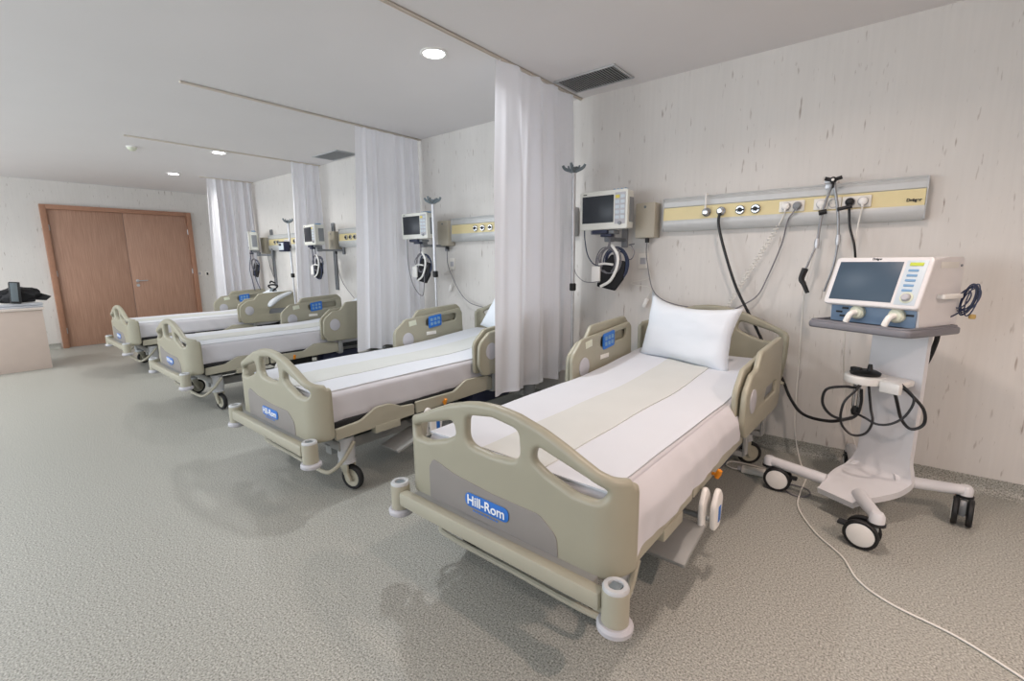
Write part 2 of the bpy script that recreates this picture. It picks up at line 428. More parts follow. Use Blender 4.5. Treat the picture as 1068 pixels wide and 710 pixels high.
def board_bm(zoff=0, low=.362, thick=.042):
    top = [(-.60+.06+i*.54/12, 0) for i in range(0)]
    ol = [(.585, low+.03, .03), (.585, .697, .045)]
    ol = rp([(-.555, low+.012, .03), (-.40, low-.006, .1), (.40, low-.006, .1), (.555, low+.012, .03), (.555, .635, .001), (.548, .668, .02)])
    ol += [(q, arch(q*1.03)-.006) for q in [.52-.05*i for i in range(22)] if abs(q) < .53] + [(-.548, .668), (-.555, .635)]
    h2 = rp([(-.125, .650, .05), (0, .640, .1), (.125, .650, .05), (.118, .762, .035), (0, .780, .1), (-.118, .762, .035)])
    h3 = rp([(.185, .672, .03), (.245, .640, .06), (.35, .607, .04), (.44, .607, .04), (.462, .645, .025), (.40, .671, .08), (.20, .727, .03)])
    h2 = [(x*K*1.06, y+.008) for x, y in h2]; h3 = [(x*K, y+.008) for x, y in h3]
    h1 = [(-x, y) for x, y in h3][::-1]
    # plate lies in XY; x=s, y=z
    return plate([ol, h1, h2, h3], thick, .018, 4, cuts=sorted(CUTS+[-.3, -.2, -.1, 0, .1, .2, .3]), fn=lambda c: (lambda q: (q[0]-.008*(zoff == 0), q[1], q[2]))(bend(c.x, -c.z, c.y+zoff)))

def mattress_bm(hw, z0, z1, y0, y1, wr=1.0, inset=0, mat_top=False):
    bm = B(); ny = 90; rows = []; r = .035
    prof = [(-hw+.012, z0), (-hw-.002, z0+.015), (-hw, z0+.05), (-hw, z0+.09), (-hw, z1-r)]
    prof += [(-hw+r-r*math.cos(a), z1-r+r*math.sin(a)) for a in (PI/8, PI/4, 3*PI/8, PI/2)]
    prof += [(-hw+r+(hw-r)*i/7, z1) for i in range(1, 8)]
    prof = prof+[(-x, z) for x, z in prof[::-1][1:]]
    for j in range(ny+1):
        v = j/ny; y = y0+(y1-y0)*v; lift = rise(y)
        edge = 1-max(0, 1-min(v, 1-v)*ny/2.5)**2*.12
        row = []
        for k, (x, z) in enumerate(prof):
            side = abs(x) > hw-r*.6
            dn = noise.noise(Vector((x*2, y*3.2, z*2+5)))*.006
            if side:
                w = noise.noise(Vector((5 if x > 0 else 9, y*7+z*6, z*4)))+.6*noise.noise(Vector((3, y*16+z*14, z*5)))
                fall = min(1, max(0, (z1-z)/.12)); xx = x+(1 if x > 0 else -1)*w*.013*wr*fall; zz = z+(noise.noise(Vector((1, y*4, 0)))*.012 if z < z0+.03 else 0)
            else:
                xx = x; zz = z+dn*.5+.0025*noise.noise(Vector((x*9, y*5, 1)))
            zz = z0+(zz-z0)*edge if v in (0, 1) else zz
            row.append(bm.verts.new((xx*(1 if edge > .99 else .99), y, zz+lift*(1 if z > z0+.02 else 1))))
        rows.append(row)
    n = len(prof)
    for j in range(ny):
        for k in range(n-1): bm.faces.new((rows[j][k], rows[j][k+1], rows[j+1][k+1], rows[j+1][k]))
        bm.faces.new((rows[j][n-1], rows[j][0], rows[j+1][0], rows[j+1][n-1]))
    bm.faces.new(rows[0]); bm.faces.new(rows[-1][::-1])
    return bm
def rise(y):
    if y < 1.2: return 0
    t = min(1, (y-1.2)/1.0); return .055*t*t*(3-2*t)
def top_z(x, y, z1): return z1+rise(y)+noise.noise(Vector((x*2, y*3.2, z1*2+5)))*.003+.0025*noise.noise(Vector((x*9, y*5, 1)))
def strip_bm(x0, x1, y0, y1, z1, h, nx=10, ny=60, th=.003):
    bm = B(); rows = []
    for j in range(ny+1):
        y = y0+(y1-y0)*j/ny; row = []
        for i in range(nx+1):
            x = x0+(x1-x0)*i/nx+.006*noise.noise(Vector((0, y*3, x0*9)))
            row.append(bm.verts.new((x, y, top_z(x, y, z1)+h)))
        low = [bm.verts.new((row[-1].co.x, y, row[-1].co.z-th-.004)), bm.verts.new((row[0].co.x, y, row[0].co.z-th-.004))]
        rows.append([low[1]]+row+[low[0]])
    for j in range(ny):
        for i in range(nx+2): bm.faces.new((rows[j][i], rows[j][i+1], rows[j+1][i+1], rows[j+1][i]))
    for r_ in (rows[0], rows[-1]):
        bm.faces.new(r_)
    return bm

def caster(parent, x, y, ang, R=.075):
    c = obj('caster', lathe(B(), [(0, .325), (.047, .325), (.050, .30), (.050, .205), (.045, .19), (.045, .178), (.052, .176), (.052, .166), (.0, .164)]), 'litegrey', parent)
    c.location = (x, y, 0); c.rotation_euler = (0, 0, ang)
    f = plate([rp([(-.03, .165, .01), (.034, .165, .01), (.03, .11, .03), (.052, .062, .02), (.030, .05, .015), (.0, .10, .03)])], .016, .004)
    tf(f, Matrix.Translation((0, .030, 0)) @ Matrix.Rotation(PI/2, 4, 'X')); g = f.copy(); tf(g, Matrix.Translation((0, -.060, 0))); join(f, g)
    box(f, (0, 0, .160), (.06, .062, .014), .004)
    fo = obj('fork', f, 'bedlight', c)
    wm = Matrix.Translation((.036, 0, R)) @ Matrix.Rotation(PI/2, 4, 'X')
    obj('tyre', lathe(B(), [(.055, -.017), (R-.006, -.017), (R, -.009), (R, .009), (R-.006, .017), (.055, .017), (.055, -.017)], wm, 28), 'black', c)
    obj('wheel', lathe(B(), [(0, -.013), (.02, -.014), (.024, -.009), (.055, -.013), (.055, .013), (.024, .009), (.02, .014), (0, .013)], wm, 28), 'bedlight', c)

def rail_bm_inner():
    ol = rp([(0, .52, .03), (0, .745, .08), (.12, .838, .06), (.80, .885, .04), (.84, .85, .04), (.85, .52, .04)])
    slot = rp([(.36, .755, .036), (.76, .780, .036), (.76, .845, .036), (.36, .822, .036)])
    return plate([ol, slot], .026, .008, 3)
def rail_bm_outer():
    ol = rp([(.06, .50, .05), (.01, .58, .06), (.02, .74, .09), (.13, .815, .06), (.23, .825, .05), (.30, .905, .06), (.80, .925, .05), (.86, .88, .05), (.86, .54, .06), (.80, .49, .05)])
    slot = rp([(.42, .61, .02), (.72, .61, .02), (.74, .68, .02), (.46, .68, .02)])
    return plate([ol, slot], .030, .010, 3)
def YZ(x): # plate XY -> (y,z) plane
    return Matrix.Translation((x, 0, 0)) @ Matrix(((0, 0, 1, 0), (1, 0, 0, 0), (0, 1, 0, 0), (0, 0, 0, 1)))
RY = 1.20
def side_rail(parent, sg, drop=0):
    r = obj('side_rail', tf(rail_bm_inner(), YZ(sg*.470) ), 'bed', parent); r.location = (0, RY, -drop); r.scale = (1, .93, 1)
    obj('outer_panel', tf(rail_bm_outer(), YZ(sg*.508)), 'bed', r)
    obj('speaker_disc', lathe(B(), [(0, .0), (.062, .0), (.062, .006), (.056, .008), (0, .008)], Matrix.Translation((sg*.521, .15, .675)) @ Matrix.Rotation(sg*PI/2, 4, 'Y'), 28), 'disc', r)
    obj('inner_disc', lathe(B(), [(0, .0), (.062, .0), (.062, .005), (.056, .007), (0, .007)], Matrix.Translation((sg*.4575, .14, .66)) @ Matrix.Rotation(-sg*PI/2, 4, 'Y'), 28), 'disc', r)
    obj('handle_pocket', tf(plate([rp([(.41, .60, .02), (.73, .60, .02), (.75, .69, .02), (.45, .69, .02)])], .010, .003), YZ(sg*.498)), 'grey', r)
    # control panel set in the slot
    cp = obj('control_panel', tf(plate([rp([(.39, .735, .012), (.55, .75, .012), (.55, .855, .012), (.39, .84, .012)])], .012, .003), YZ(sg*.455)), 'blue', r)
    k = B()
    for i in range(3):
        for j in range(2): box(k, (sg*.448, .422+i*.045, .772+j*.038+i*.004), (.004, .030, .026), .004)
    obj('button', k, 'bkey', cp)
    obj('rail_label', box(B(), (sg*.4565, .20, .80), (.003, .085, .045), .001, Matrix.Rotation(.12, 4, 'X')), 'cloud', r)
    obj('release_label', box(B(), (sg*.4565, .42, .69), (.004, .12, .03), .001), 'socket', r)
    for yy in (.22, .62):
        lk = box(box(B(), (sg*.490, yy, .47), (.018, .05, .22), .005), (sg*.44, yy, .365), (.10, .045, .03), .005)
        obj('rail_bracket', lk, 'undergrey', r)
    return r

def make_bed(label):
    t = thing('hospital_bed', label, 'hospital bed', group='hospital beds along the wall')
    fb = obj('footboard', board_bm(), 'bed', t, angle=50)
    ins = rp([(-.335, .385, .02), (.30, .385, .02), (.29, .47, .05), (.22, .512, .06), (0, .528, .2), (-.22, .538, .1), (-.335, .548, .04)])
    ins = rp([(-.325, .385, .01), (.325, .385, .01), (.318, .45, .05), (.25, .510, .05), (0, .524, .2), (-.25, .510, .05), (-.318, .45, .05)])
    ins = rp([(-.350, .375, .01), (.285, .375, .01), (.28, .45, .05), (.21, .503, .06), (0, .505, .2), (-.20, .522, .1), (-.325, .552, .03), (-.35, .51, .03)])
    pi_ = obj('inset_panel', plate([ins], .008, .002, 2, fn=lambda c: bend(c.x, -.0215-c.z*.6, c.y)), 'inset', fb)
    lg = obj('logo_badge', plate([rp([(-.108, .420, .026), (.108, .420, .026), (.108, .474, .026), (-.108, .474, .026)], 8)], .004, .001, 2, fn=lambda c: (c.x-.03, -.0265-c.z, c.y)), 'blue', fb)
    lettering('badge_lettering', 'Hill-Rom', .052, 'wtext', lg, XZ(-.032, -.030, .447), bold=.0007)
    sm = B()
    for i in range(9): box(sm, (-.095+i*.0145, -.0262, .408), (.010, .001, .007), 0)
    obj('small_print', sm, 'btext', fb)
    # bumper bar with corner bumpers
    bb = obj('bumper_bar', box(B(), (0, -.070, .352), (.95, .045, .062), .012), 'bedlight', t)
    for sg in (-1, 1):
        cr = obj('corner_bumper', lathe(B(), [(0, .402), (.034, .402), (.039, .396), (.0405, .37), (.0405, .295), (0, .295)], Matrix.Translation((sg*.510, -.055, 0)), 28), 'bedlight', t)
        obj('bumper_wheel', lathe(B(), [(0, .264), (.045, .264), (.053, .271), (.054, .284), (.048, .294), (0, .296)], Matrix.Translation((sg*.510, -.055, 0)), 28), 'disc', cr)
        obj('socket_ring', lathe(B(), [(.021, .403), (.023, .410), (.035, .410), (.039, .404), (.039, .398), (.021, .398), (.021, .403)], Matrix.Translation((sg*.510, -.055, 0)), 28), 'litegrey', cr)
        obj('socket_hole', box(B(), (sg*.510, -.055, .404), (.034, .034, .006), .002), 'slate', cr)
    obj('gap_shade_bar', box(B(), (0, -.035, .355), (.86, .05, .045), .005), 'undergrey', t)  # added bar standing in for the shadow in the gap behind the bumper bar
    # headboard
    hb = obj('headboard', board_bm(.17, .33, .036), 'bed', t, angle=50)
    hb.matrix_basis = Matrix.Translation((0, 2.29, 0)) @ Matrix.Rotation(PI, 4, 'Z')
    # mattress
    mt = obj('mattress', mattress_bm(.440, .435, .62, .045, 2.20), 'drape', t, angle=60)
    obj('top_sheet', strip_bm(-.422, .422, .050, 2.15, .62, .004, 24), 'sheet', mt, angle=60)
    obj('draw_sheet', strip_bm(-.125, .165, .055, 2.12, .62, .008, 8), 'draw', mt, angle=60)
    # deck side panels with wavy upper edge
    for sg in (-1, 1):
        a = rp([(.11, .350, .01), (.655, .362, .01), (.655, .432, .01), (.56, .440, .05), (.48, .478, .06), (.38, .480, .08), (.27, .425, .08), (.11, .415, .01)])
        obj('deck_panel', tf(plate([a], .022, .005), YZ(sg*.468)), 'bedlight', t)
        b_ = rp([(.67, .362, .01), (1.45, .375, .02), (1.43, .44, .06), (1.34, .485, .06), (1.12, .495, .06), (1.0, .435, .06), (.67, .440, .01)])
        obj('deck_panel', tf(plate([b_], .022, .005), YZ(sg*.468)), 'bedlight', t)
        obj('label_box', box(B(), (sg*.460, .45, .345), (.05, .18, .05), .006), 'bedlight', t)
    obj('deck', box(B(), (0, 1.15, .43), (.90, 2.08, .04), .005), 'dark', t)
    c = B()
    for sg in (-1, 1):
        box(c, (sg*.27, 1.14, .235), (.07, 1.95, .07), .008)
        box(c, (sg*.36, 1.2, .385), (.05, 1.9, .04), .006)
    for yy in (.21, 2.06): box(c, (0, yy, .275), (.80, .09, .06), .008)
    for yy in (.55, .62, 1.6): box(c, (0, yy, .31), (.60, .05, .09), .006)
    box(c, (0, .40, .30), (.55, .25, .03), .006)
    for sg in (-1, 1):
        cyl(c, (sg*.24, .42, .25), (sg*.24, .95, .40), .022); cyl(c, (sg*.24, 1.45, .25), (sg*.24, 1.9, .40), .022)
    obj('chassis', c, 'undergrey', t)
    obj('motor_housing', box(box(B(), (.1, 1.0, .31), (.42, .34, .12), .02), (-.1, 1.5, .31), (.3, .3, .12), .02), 'dark', t)
    obj('battery_box', box(B(), (.33, 1.45, .31), (.18, .42, .11), .015), 'navy', t)
    br = B()
    tube(br, [(-.44, .24, .30), (-.445, .17, .22), (-.43, .10, .165), (-.36, .07, .155), (0, .07, .155), (.36, .07, .155), (.43, .10, .165), (.445, .17, .22), (.44, .24, .30)], .012, n=5)
    obj('brake_bar', br, 'bedlight', t)
    caster(t, .38, .22, 1.2); caster(t, -.38, .22, 1.75); caster(t, .34, 2.02, .6); caster(t, -.34, 2.02, 1.2)
    # side pedal with orange release knob
    for sg in (1,):
        p = plate([rp([(.70, .20, .03), (.78, .20, .03), (.80, .34, .05), (.74, .405, .05), (.69, .33, .05)])], .022, .009)
        tf(p, YZ(sg*.500)); q = plate([rp([(.73, .205, .03), (.81, .205, .03), (.835, .335, .05), (.78, .395, .05), (.72, .32, .05)])], .022, .009); tf(q, YZ(sg*.540)); join(p, q)
        pd = obj('brake_pedal', p, 'white', t)
        obj('pedal_sticker', box(B(), (sg*.5515, .785, .27), (.002, .03, .07), .0008), 'blue', pd)
        a_ = B(); cyl(a_, (.30, .73, .26), (.545, .75, .25), .012); box(a_, (.43, .60, .20), (.18, .24, .02), .006, Matrix.Rotation(.25, 4, 'X'))
        obj('pedal_arm', a_, 'undergrey', pd)
        kn = B(); cyl(kn, (.47, .90, .385), (.50, .89, .392), .007); lathe(kn, [(0, -.024), (.010, -.020), (.013, 0), (.011, .020), (0, .024)], Matrix.Translation((.507, .89, .395)) @ Matrix.Rotation(.35, 4, 'Y'))
        obj('release_knob', kn, 'orange', t)
    side_rail(t, -1); rr = side_rail(t, 1)
    return t, rr

BED, RR = make_bed('nearest hospital bed, its beige footboard badge facing the camera, pillow against the headboard')
beds = [((-1.038, -2.41), .028, None),
        ((-2.80, -2.39), .03, 'second hospital bed from the camera, between the nearest and the second curtain'),
        ((-5.15, -2.25), .035, 'third hospital bed from the camera, its left rail in front of the narrow curtain'),
        ((-7.53, -2.14), .035, 'farthest hospital bed, its footboard standing before the wooden double door')]
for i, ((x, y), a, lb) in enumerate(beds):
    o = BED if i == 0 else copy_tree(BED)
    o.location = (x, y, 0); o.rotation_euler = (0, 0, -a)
    fc = [c for c in o.children if c.name.startswith('caster') and c.location.y < 1]
    for c in fc:
        if c.location.x > 0: c.rotation_euler = (0, 0, (PI+.2, .3, .2, 2.2)[i])
    if lb: o['label'] = lb
RR.location.z = -.055
# sheet hanging down over the right side of the nearest bed
hs = B(); rows = []; nyy = 80; nz_ = 14
for j in range(nyy+1):
    y = .10+1.14*j/nyy; row = []
    for i in range(nz_+1):
        v = i/nz_; z = .618-(.618-(.405+.03*(y-.1)))*v
        w = noise.noise(Vector((2, y*6+z*3, z*3)))+.5*noise.noise(Vector((7, y*15, z*5)))
        row.append(hs.verts.new((.443+.052*min(1, v*2.2)**.7+.014*w*v, y, z)))
    rows.append(row)
for j in range(nyy):
    for i in range(nz_): hs.faces.new((rows[j][i], rows[j][i+1], rows[j+1][i+1], rows[j+1][i]))
obj('hanging_sheet', hs, 'drape', BED, angle=180)

# ------------------------------------------------------------------ pillows
def pillow(loc, rot, w, h, th, label, seed=0):
    bm = B(); n = 22; V = {}
    for s in (1, -1):
        for i in range(n+1):
            for j in range(n+1):
                u, v = -1+2*i/n, -1+2*j/n
                px = u*(1-.10*(1-v*v)*abs(u)**2)
                pz = v*(1-(.22 if v > 0 else .10)*(1-u*u)*abs(v)**2)
                e = max(0, (1-u**4)*(1-v**4))**.55
                d = th*.5*e*(1+.15*noise.noise(Vector((u*2+seed, v*2, s))))
                if (i in (0, n) or j in (0, n)):
                    if s == -1: V[(s, i, j)] = V[(1, i, j)]; continue
                    d = 0
                wr = .004*noise.noise(Vector((u*6, v*6+seed, 3)))
                ear = max(0, -u)**6*max(0, v)**6*.05
                pz += ear*2/h; px -= ear*.5
                V[(s, i, j)] = bm.verts.new((px*w/2, -s*d+wr+.02*noise.noise(Vector((u*1.5, v*1.5, seed+7))), pz*h/2))
    for s in (1, -1):
        for i in range(n):
            for j in range(n):
                f = [V[(s, i, j)], V[(s, i+1, j)], V[(s, i+1, j+1)], V[(s, i, j+1)]]
                bm.faces.new(f if s == 1 else f[::-1])
    o = obj('pillow', bm, 'pillow', angle=180); o.location = loc; o.rotation_euler = rot
    return tag(o, label, 'pillow', 'white pillows')
pillow((-1.01, -.51, .845), (math.radians(-13), math.radians(2), math.radians(-16)), .68, .42, .15, 'white pillow leaning on the headboard of the nearest bed', 1)
pillow((-2.50, -.46, .86), (math.radians(-18), math.radians(20), math.radians(6)), .56, .42, .14, 'white pillow standing on the second bed, partly behind the nearest curtain', 4)
pillow((-7.20, -.42, .82), (math.radians(-62), 0, math.radians(5)), .62, .42, .12, 'white pillow on the farthest bed, left of the narrow curtain', 6)
pillow((-4.85, -.40, .82), (math.radians(-60), 0, 0), .55, .40, .12, 'white pillow on the third bed, mostly hidden by the second curtain', 9)

# ------------------------------------------------------------------ bedhead service rails
def outlet_gas(par, x, hooked=False):
    o = obj('gas_outlet', lathe(B(), [(0, .0), (.030, .0), (.030, .008), (.024, .014), (.018, .014), (.016, .006), (0, .006)], XZ(x, -.068, 1.652) , 24), 'chrome', par)
    if not hooked:
        k = B(); box(k, (x, -.080, 1.652), (.052, .006, .012), .002); lathe(k, [(0, 0), (.014, 0), (.014, .012), (0, .012)], XZ(x, -.070, 1.652), 16)
        obj('outlet_key', k, 'black', o)
def service_rail(x0, x1, label):
    t = thing('service_rail', label, 'wall rail', ((x0+x1)/2, 0, 1.53), group='bedhead service rails')
    L_ = x1-x0
    def ext(prof, l=L_):
        bm = B(); R = [[bm.verts.new((s*l/2, y, z-1.53)) for y, z in prof] for s in (-1, 1)]
        n = len(prof)
        for i in range(n): bm.faces.new((R[0][i], R[0][(i+1) % n], R[1][(i+1) % n], R[1][i]))
        bm.faces.new(R[0]); bm.faces.new(R[1][::-1]); return bm
    obj('top_profile', ext([(0, 1.772), (-.050, 1.772), (-.056, 1.765), (-.050, 1.757), (-.056, 1.748), (-.062, 1.740), (-.062, 1.706), (-.054, 1.700), (0, 1.700)]), 'alu', t)
    obj('front_panel', ext([(0, 1.700), (-.060, 1.700), (-.066, 1.610), (0, 1.610)], L_-.004), 'cream', t)
    obj('bottom_profile', ext([(0, 1.610), (-.068, 1.610), (-.072, 1.600), (-.072, 1.575), (-.050, 1.538), (-.04, 1.53), (0, 1.53)]), 'alu', t)
    for s in (-1, 1): obj('end_cap', box(B(), (s*(L_/2+.003), -.034, .12), (.006, .066, .232), .002), 'litegrey', t)
    return t
def socket_pair(par, x, n=2):
    p = obj('socket_plate', box(B(), (x, -.071, 1.652), (.056*n+.03, .008, .068), .004), 'socket', par)
    k = B()
    for i in range(n):
        lathe(k, [(.023, .002), (.024, .006), (.026, .006), (.027, .001), (.023, .002)], XZ(x+(i-(n-1)/2)*.062, -.074, 1.652), 20)
        for s in (-1, 1): lathe(k, [(0, .002), (.003, .002), (.003, .0)], XZ(x+(i-(n-1)/2)*.062+s*.009, -.074, 1.652), 8)
    obj('socket_well', k, 'disc', p)
def locx(t, *objs): pass
R1 = service_rail(-1.375, .112, 'nearest cream and aluminium service rail, above the ventilator')
def at_rail(t, f, *a):
    """build in world coords then shift under the rail"""
    before = set(COL.objects); f(t, *a)
    for o in set(COL.objects)-before:
        if o.parent is t:
            for v in [o]: o.location = -t.location
for x in (-.84, -.745): at_rail(R1, outlet_gas, x)
for x in (-1.06, -.962): at_rail(R1, lambda p, q: outlet_gas(p, q, True), x)
at_rail(R1, socket_pair, -.535); at_rail(R1, socket_pair, -.345); at_rail(R1, socket_pair, -.20)
lo = lettering('maker_lettering', 'Dräger', .023, 'text', R1, XZ(.062, -.0675, 1.640), bold=.0008); lo.location = -R1.location
R2 = service_rail(-3.65, -2.15, 'second service rail, running behind the nearest curtain to its drip stand')
for x in (-3.30, -3.20, -3.10): at_rail(R2, outlet_gas, x)
at_rail(R2, socket_pair, -2.7); at_rail(R2, socket_pair, -2.32)
R3 = service_rail(-5.80, -4.32, 'third service rail, at the left edge of the second curtain')
for x in (-5.62, -5.52, -5.42): at_rail(R3, outlet_gas, x)
R4 = service_rail(-7.85, -6.37, 'farthest service rail, left of the narrow curtain')
for x in (-7.62, -7.52, -7.0): at_rail(R4, outlet_gas, x)
at_rail(R4, socket_pair, -7.25)

def wall_box(x, z0, z1, label, cable):
    t = thing('wall_box', label, 'wall box', (x, 0, z0), group='beige wall boxes by the service rails')
    obj('case', box(B(), (0, -.055, (z1-z0)/2), (.155, .11, z1-z0), .008), 'box', t)
    obj('keyhole', lathe(B(), [(0, .0), (.010, .0), (.010, .003), (0, .003)], XZ(0, -.110, (z1-z0)*.88), 12), 'slate', t)
    obj('cable_gland', cyl(B(), (0, -.05, -.035), (0, -.05, 0), .016), 'dark', t)
wall_box(-1.50, 1.49, 1.75, 'beige wall box between the nearest monitor and the nearest service rail', None)
wall_box(-3.74, 1.49, 1.75, 'beige wall box just left of the second service rail', None)
wall_box(-5.92, 1.48, 1.74, 'beige wall box left of the third service rail, beside the narrow curtain', None)
wall_box(-7.97, 1.48, 1.74, 'beige wall box left of the farthest service rail', None)

# ------------------------------------------------------------------ patient monitors on wall arms
def monitor(x, y, z, rz, label):
    """x,y centre of the front face, z of its bottom"""
    t = thing('patient_monitor', label, 'monitor', (x, y, z), rz, 'patient monitors on wall arms')
    W_, H_ = .40, .285
    obj('case', box(B(), (0, .055, H_/2), (W_-.02, .11, H_-.01), .012), 'monitor', t)
    fr = obj('bezel', tf(plate([rp([(-W_/2, 0, .018), (W_/2, 0, .018), (W_/2, H_, .018), (-W_/2, H_, .018)])], .022, .006), XZ(0, -.008, 0)), 'monitor', t)
    obj('screen', box(B(), (-.045, -.0195, .15), (.265, .003, .20), .001), 'screen', t)
    kp = obj('keypad', box(B(), (.14, -.0195, .15), (.085, .003, .225), .001), 'disc', t)
    k = B(); ky = B()
    for c in range(2):
        for r in range(5):
            box(ky if (r == 4 and c == 0) else k, (.119+c*.042, -.0215, .085+r*.037), (.034, .004, .024), .003)
    obj('key', k, 'keypad', kp); obj('alarm_key', ky, 'ykey', kp)
    obj('dial', lathe(B(), [(0, 0), (.014, 0), (.012, .012), (0, .013)], XZ(.14, -.019, .042), 16), 'grey', t)
    obj('badge_mark', box(B(), (-.155, -.0195, .265), (.03, .001, .007)), 'text', t)
    pp = B()
    for i in range(4): box(pp, (.06+i*.03, .06, H_+.004), (.012, .05, .02), .003)
    obj('top_ports', pp, 'bkey', t)
    a = B(); box(a, (-.02, .06, -.018), (.20, .10, .03), .006); box(a, (.0, .10, -.06), (.07, .06, .06), .01)
    tube(a, [(.0, .10, -.055), (.03, .14, -.07), (.04, -y-.02, -.07)], .016, n=6); box(a, (.04, -y-.012, -.05), (.05, .022, .16), .004)
    obj('wall_arm', a, 'grey', t)
    obj('module', box(box(B(), (-.03, .01, -.016), (.13, .05, .028), .004), (.03, .0, -.045), (.09, .05, .02), .004), 'navy', t)
    obj('side_vent', box(B(), (W_/2-.008, .065, .14), (.004, .07, .18), .001), 'grey', t)
    return t
monitor(-1.745, -.30, 1.555, 0, 'nearest patient monitor, dark screen, on the wall left of the pillow of the front bed')
monitor(-3.80, -.42, 1.555, .05, 'second patient monitor, in front of the back edge of the second curtain').scale = (.92, 1, .9)
monitor(-5.87, -.42, 1.553, -.12, 'third patient monitor, in front of the narrow curtain').scale = (.9, 1, .9)
monitor(-7.95, -.30, 1.53, -.45, 'farthest patient monitor, in front of the curtain nearest the wooden door')

def bundle(x, y, z, sc, label, rz=0, white=True, bag=True):
    """leads and cuff hanging under a monitor; z = top"""
    t = thing('cable_bundle', label, 'cables', (x, y, z), rz, 'sensor leads hanging under the monitors')
    g = random.Random(int(abs(x)*100))
    c = B()
    for k in range(5):
        r = .045+.012*g.random(); ox = g.uniform(-.015, .015)
        tube(c, [(ox+r*math.sin(a)*1.0, g.uniform(-.015, .012), -.10+r*math.cos(a)*1.35) for a in [i*2*PI/9 for i in range(9)]], .0032, 6, 5, True)
    tube(c, [(0, 0, .05), (.01, -.01, 0), (0, 0, -.04)], .006)
    obj('coiled_lead', c, 'greycord', t)
    d = B()
    for k in range(4):
        r = .05+.02*g.random()
        tube(d, [(.035+r*math.sin(a)*.9, g.uniform(0, .03), -.12+r*math.cos(a)*1.3) for a in [i*2*PI/9 for i in range(9)]], .0032, 6, 5, True)
    obj('dark_lead', d, 'bluecord', t)
    if bag:
        b_ = plate([rp([(-.055, -.235, .005), (.035, -.255, .005), (.075, -.195, .01), (.085, -.105, .01), (.045, -.095, .01), (.02, -.06, .02), (-.01, -.10, .01), (-.045, -.16, .01)])], .03, .008)
        tf(b_, XZ(0, .012, 0)); obj('pressure_cuff', b_, 'cloth', t)
    if white:
        w_ = B(); tube(w_, [(.02, -.012, -.02), (.05, -.014, -.07), (.05, -.016, -.13), (.02, -.016, -.20), (-.03, -.016, -.235)], .0075, 8, 6)
        box(w_, (-.055, -.014, -.17), (.045, .018, .085), .006); tube(w_, [(-.055, -.01, -.125), (-.02, -.01, -.115), (.03, -.012, -.12)], .006)
        obj('white_clip_lead', w_, 'white', t)
    t.scale = (sc*1.15, 1, sc)
    return t
bundle(-1.735, -.24, 1.47, 1.5, 'tangle of white and dark leads with a black cuff under the nearest monitor')
bundle(-3.78, -.385, 1.453, 1.35, 'tangle of leads with a black cuff under the second monitor')
bundle(-5.84, -.39, 1.46, 1.35, 'tangle of leads with a black cuff under the third monitor')
bundle(-7.93, -.29, 1.44, 1.3, 'dark leads and black cuff under the farthest monitor', white=False)

# ------------------------------------------------------------------ drip stands
def iv_pole(x, y, ztop, label, zc, rz=.3):
    t = thing('drip_stand', label, 'drip stand', (x, y, 0), rz, 'drip stands beside the beds')
    obj('lower_pole', cyl(B(), (0, 0, .08), (0, 0, zc), .0115), 'steel', t)
    obj('upper_pole', cyl(B(), (0, 0, zc), (0, 0, ztop-.02), .0155), 'steel', t)
    obj('clamp_collar', lathe(B(), [(0, -.03), (.02, -.03), (.026, -.024), (.026, .024), (.02, .03), (0, .03)], Matrix.Translation((0, 0, zc))), 'black', t)
    for k in range(4):
        h_ = B(); a = k*PI/2
        d_ = Vector((math.cos(a), math.sin(a), 0))
        tube(h_, [Vector((0, 0, ztop-.045)), d_*.03+Vector((0, 0, ztop-.035)), d_*.07+Vector((0, 0, ztop-.02)), d_*.088+Vector((0, 0, ztop+.005))], lambda u: .016-.006*u, 8, 4)
        tube(h_, [d_*.03+Vector((0, 0, ztop-.035)), d_*.045+Vector((0, 0, ztop-.0))], .007, smooth=False)
        obj('hook', h_, 'slate', t)
    obj('hook_hub', lathe(B(), [(0, -.035), (.014, -.035), (.018, .0), (.014, .02), (0, .02)], Matrix.Translation((0, 0, ztop-.03))), 'slate', t)
    for k in range(5):
        a = k*2*PI/5+.3; d_ = Vector((math.cos(a), math.sin(a), 0))
        obj('leg', tube(B(), [Vector((0, 0, .10)), d_*.10+Vector((0, 0, .09)), d_*.21+Vector((0, 0, .065))], .012), 'steel', t)
        obj('foot_wheel', lathe(B(), [(0, -.01), (.026, -.01), (.028, 0), (.026, .01), (0, .01)], Matrix.Translation(d_*.21+Vector((0, 0, .028))) @ Matrix.Rotation(PI/2, 4, 'X')), 'black', t)
    return t
iv_pole(-1.985, -.35, 2.045, 'drip stand with grey hooks between the nearest curtain and the nearest monitor', 1.115)
iv_pole(-3.48, -.465, 1.924, 'drip stand between the second monitor and the second service rail', 1.207)
iv_pole(-6.74, -.27, 1.94, 'farthest drip stand with a blue infusion pump, beside the narrow curtain', 1.15)
def pole_rail(x, z0, z1, label):
    t = thing('wall_track', label, 'wall track', (x, 0, z0), group='vertical wall tracks')
    obj('channel', box(B(), (0, -.015, (z1-z0)/2), (.05, .03, z1-z0), .003), 'grey', t)
    obj('slot', box(B(), (0, -.031, (z1-z0)/2), (.012, .004, z1-z0-.02)), 'dark', t)
pole_rail(-6.13+.12, .95, 1.86, 'vertical grey wall track behind the third monitor, right of the narrow curtain')
pole_rail(-7.72-.12, .95, 1.86, 'vertical grey wall track beside the farthest monitor')
t = thing('infusion_pump', 'blue infusion pump clamped to the farthest drip stand', 'infusion pump', (-6.74, -.29, 1.50))
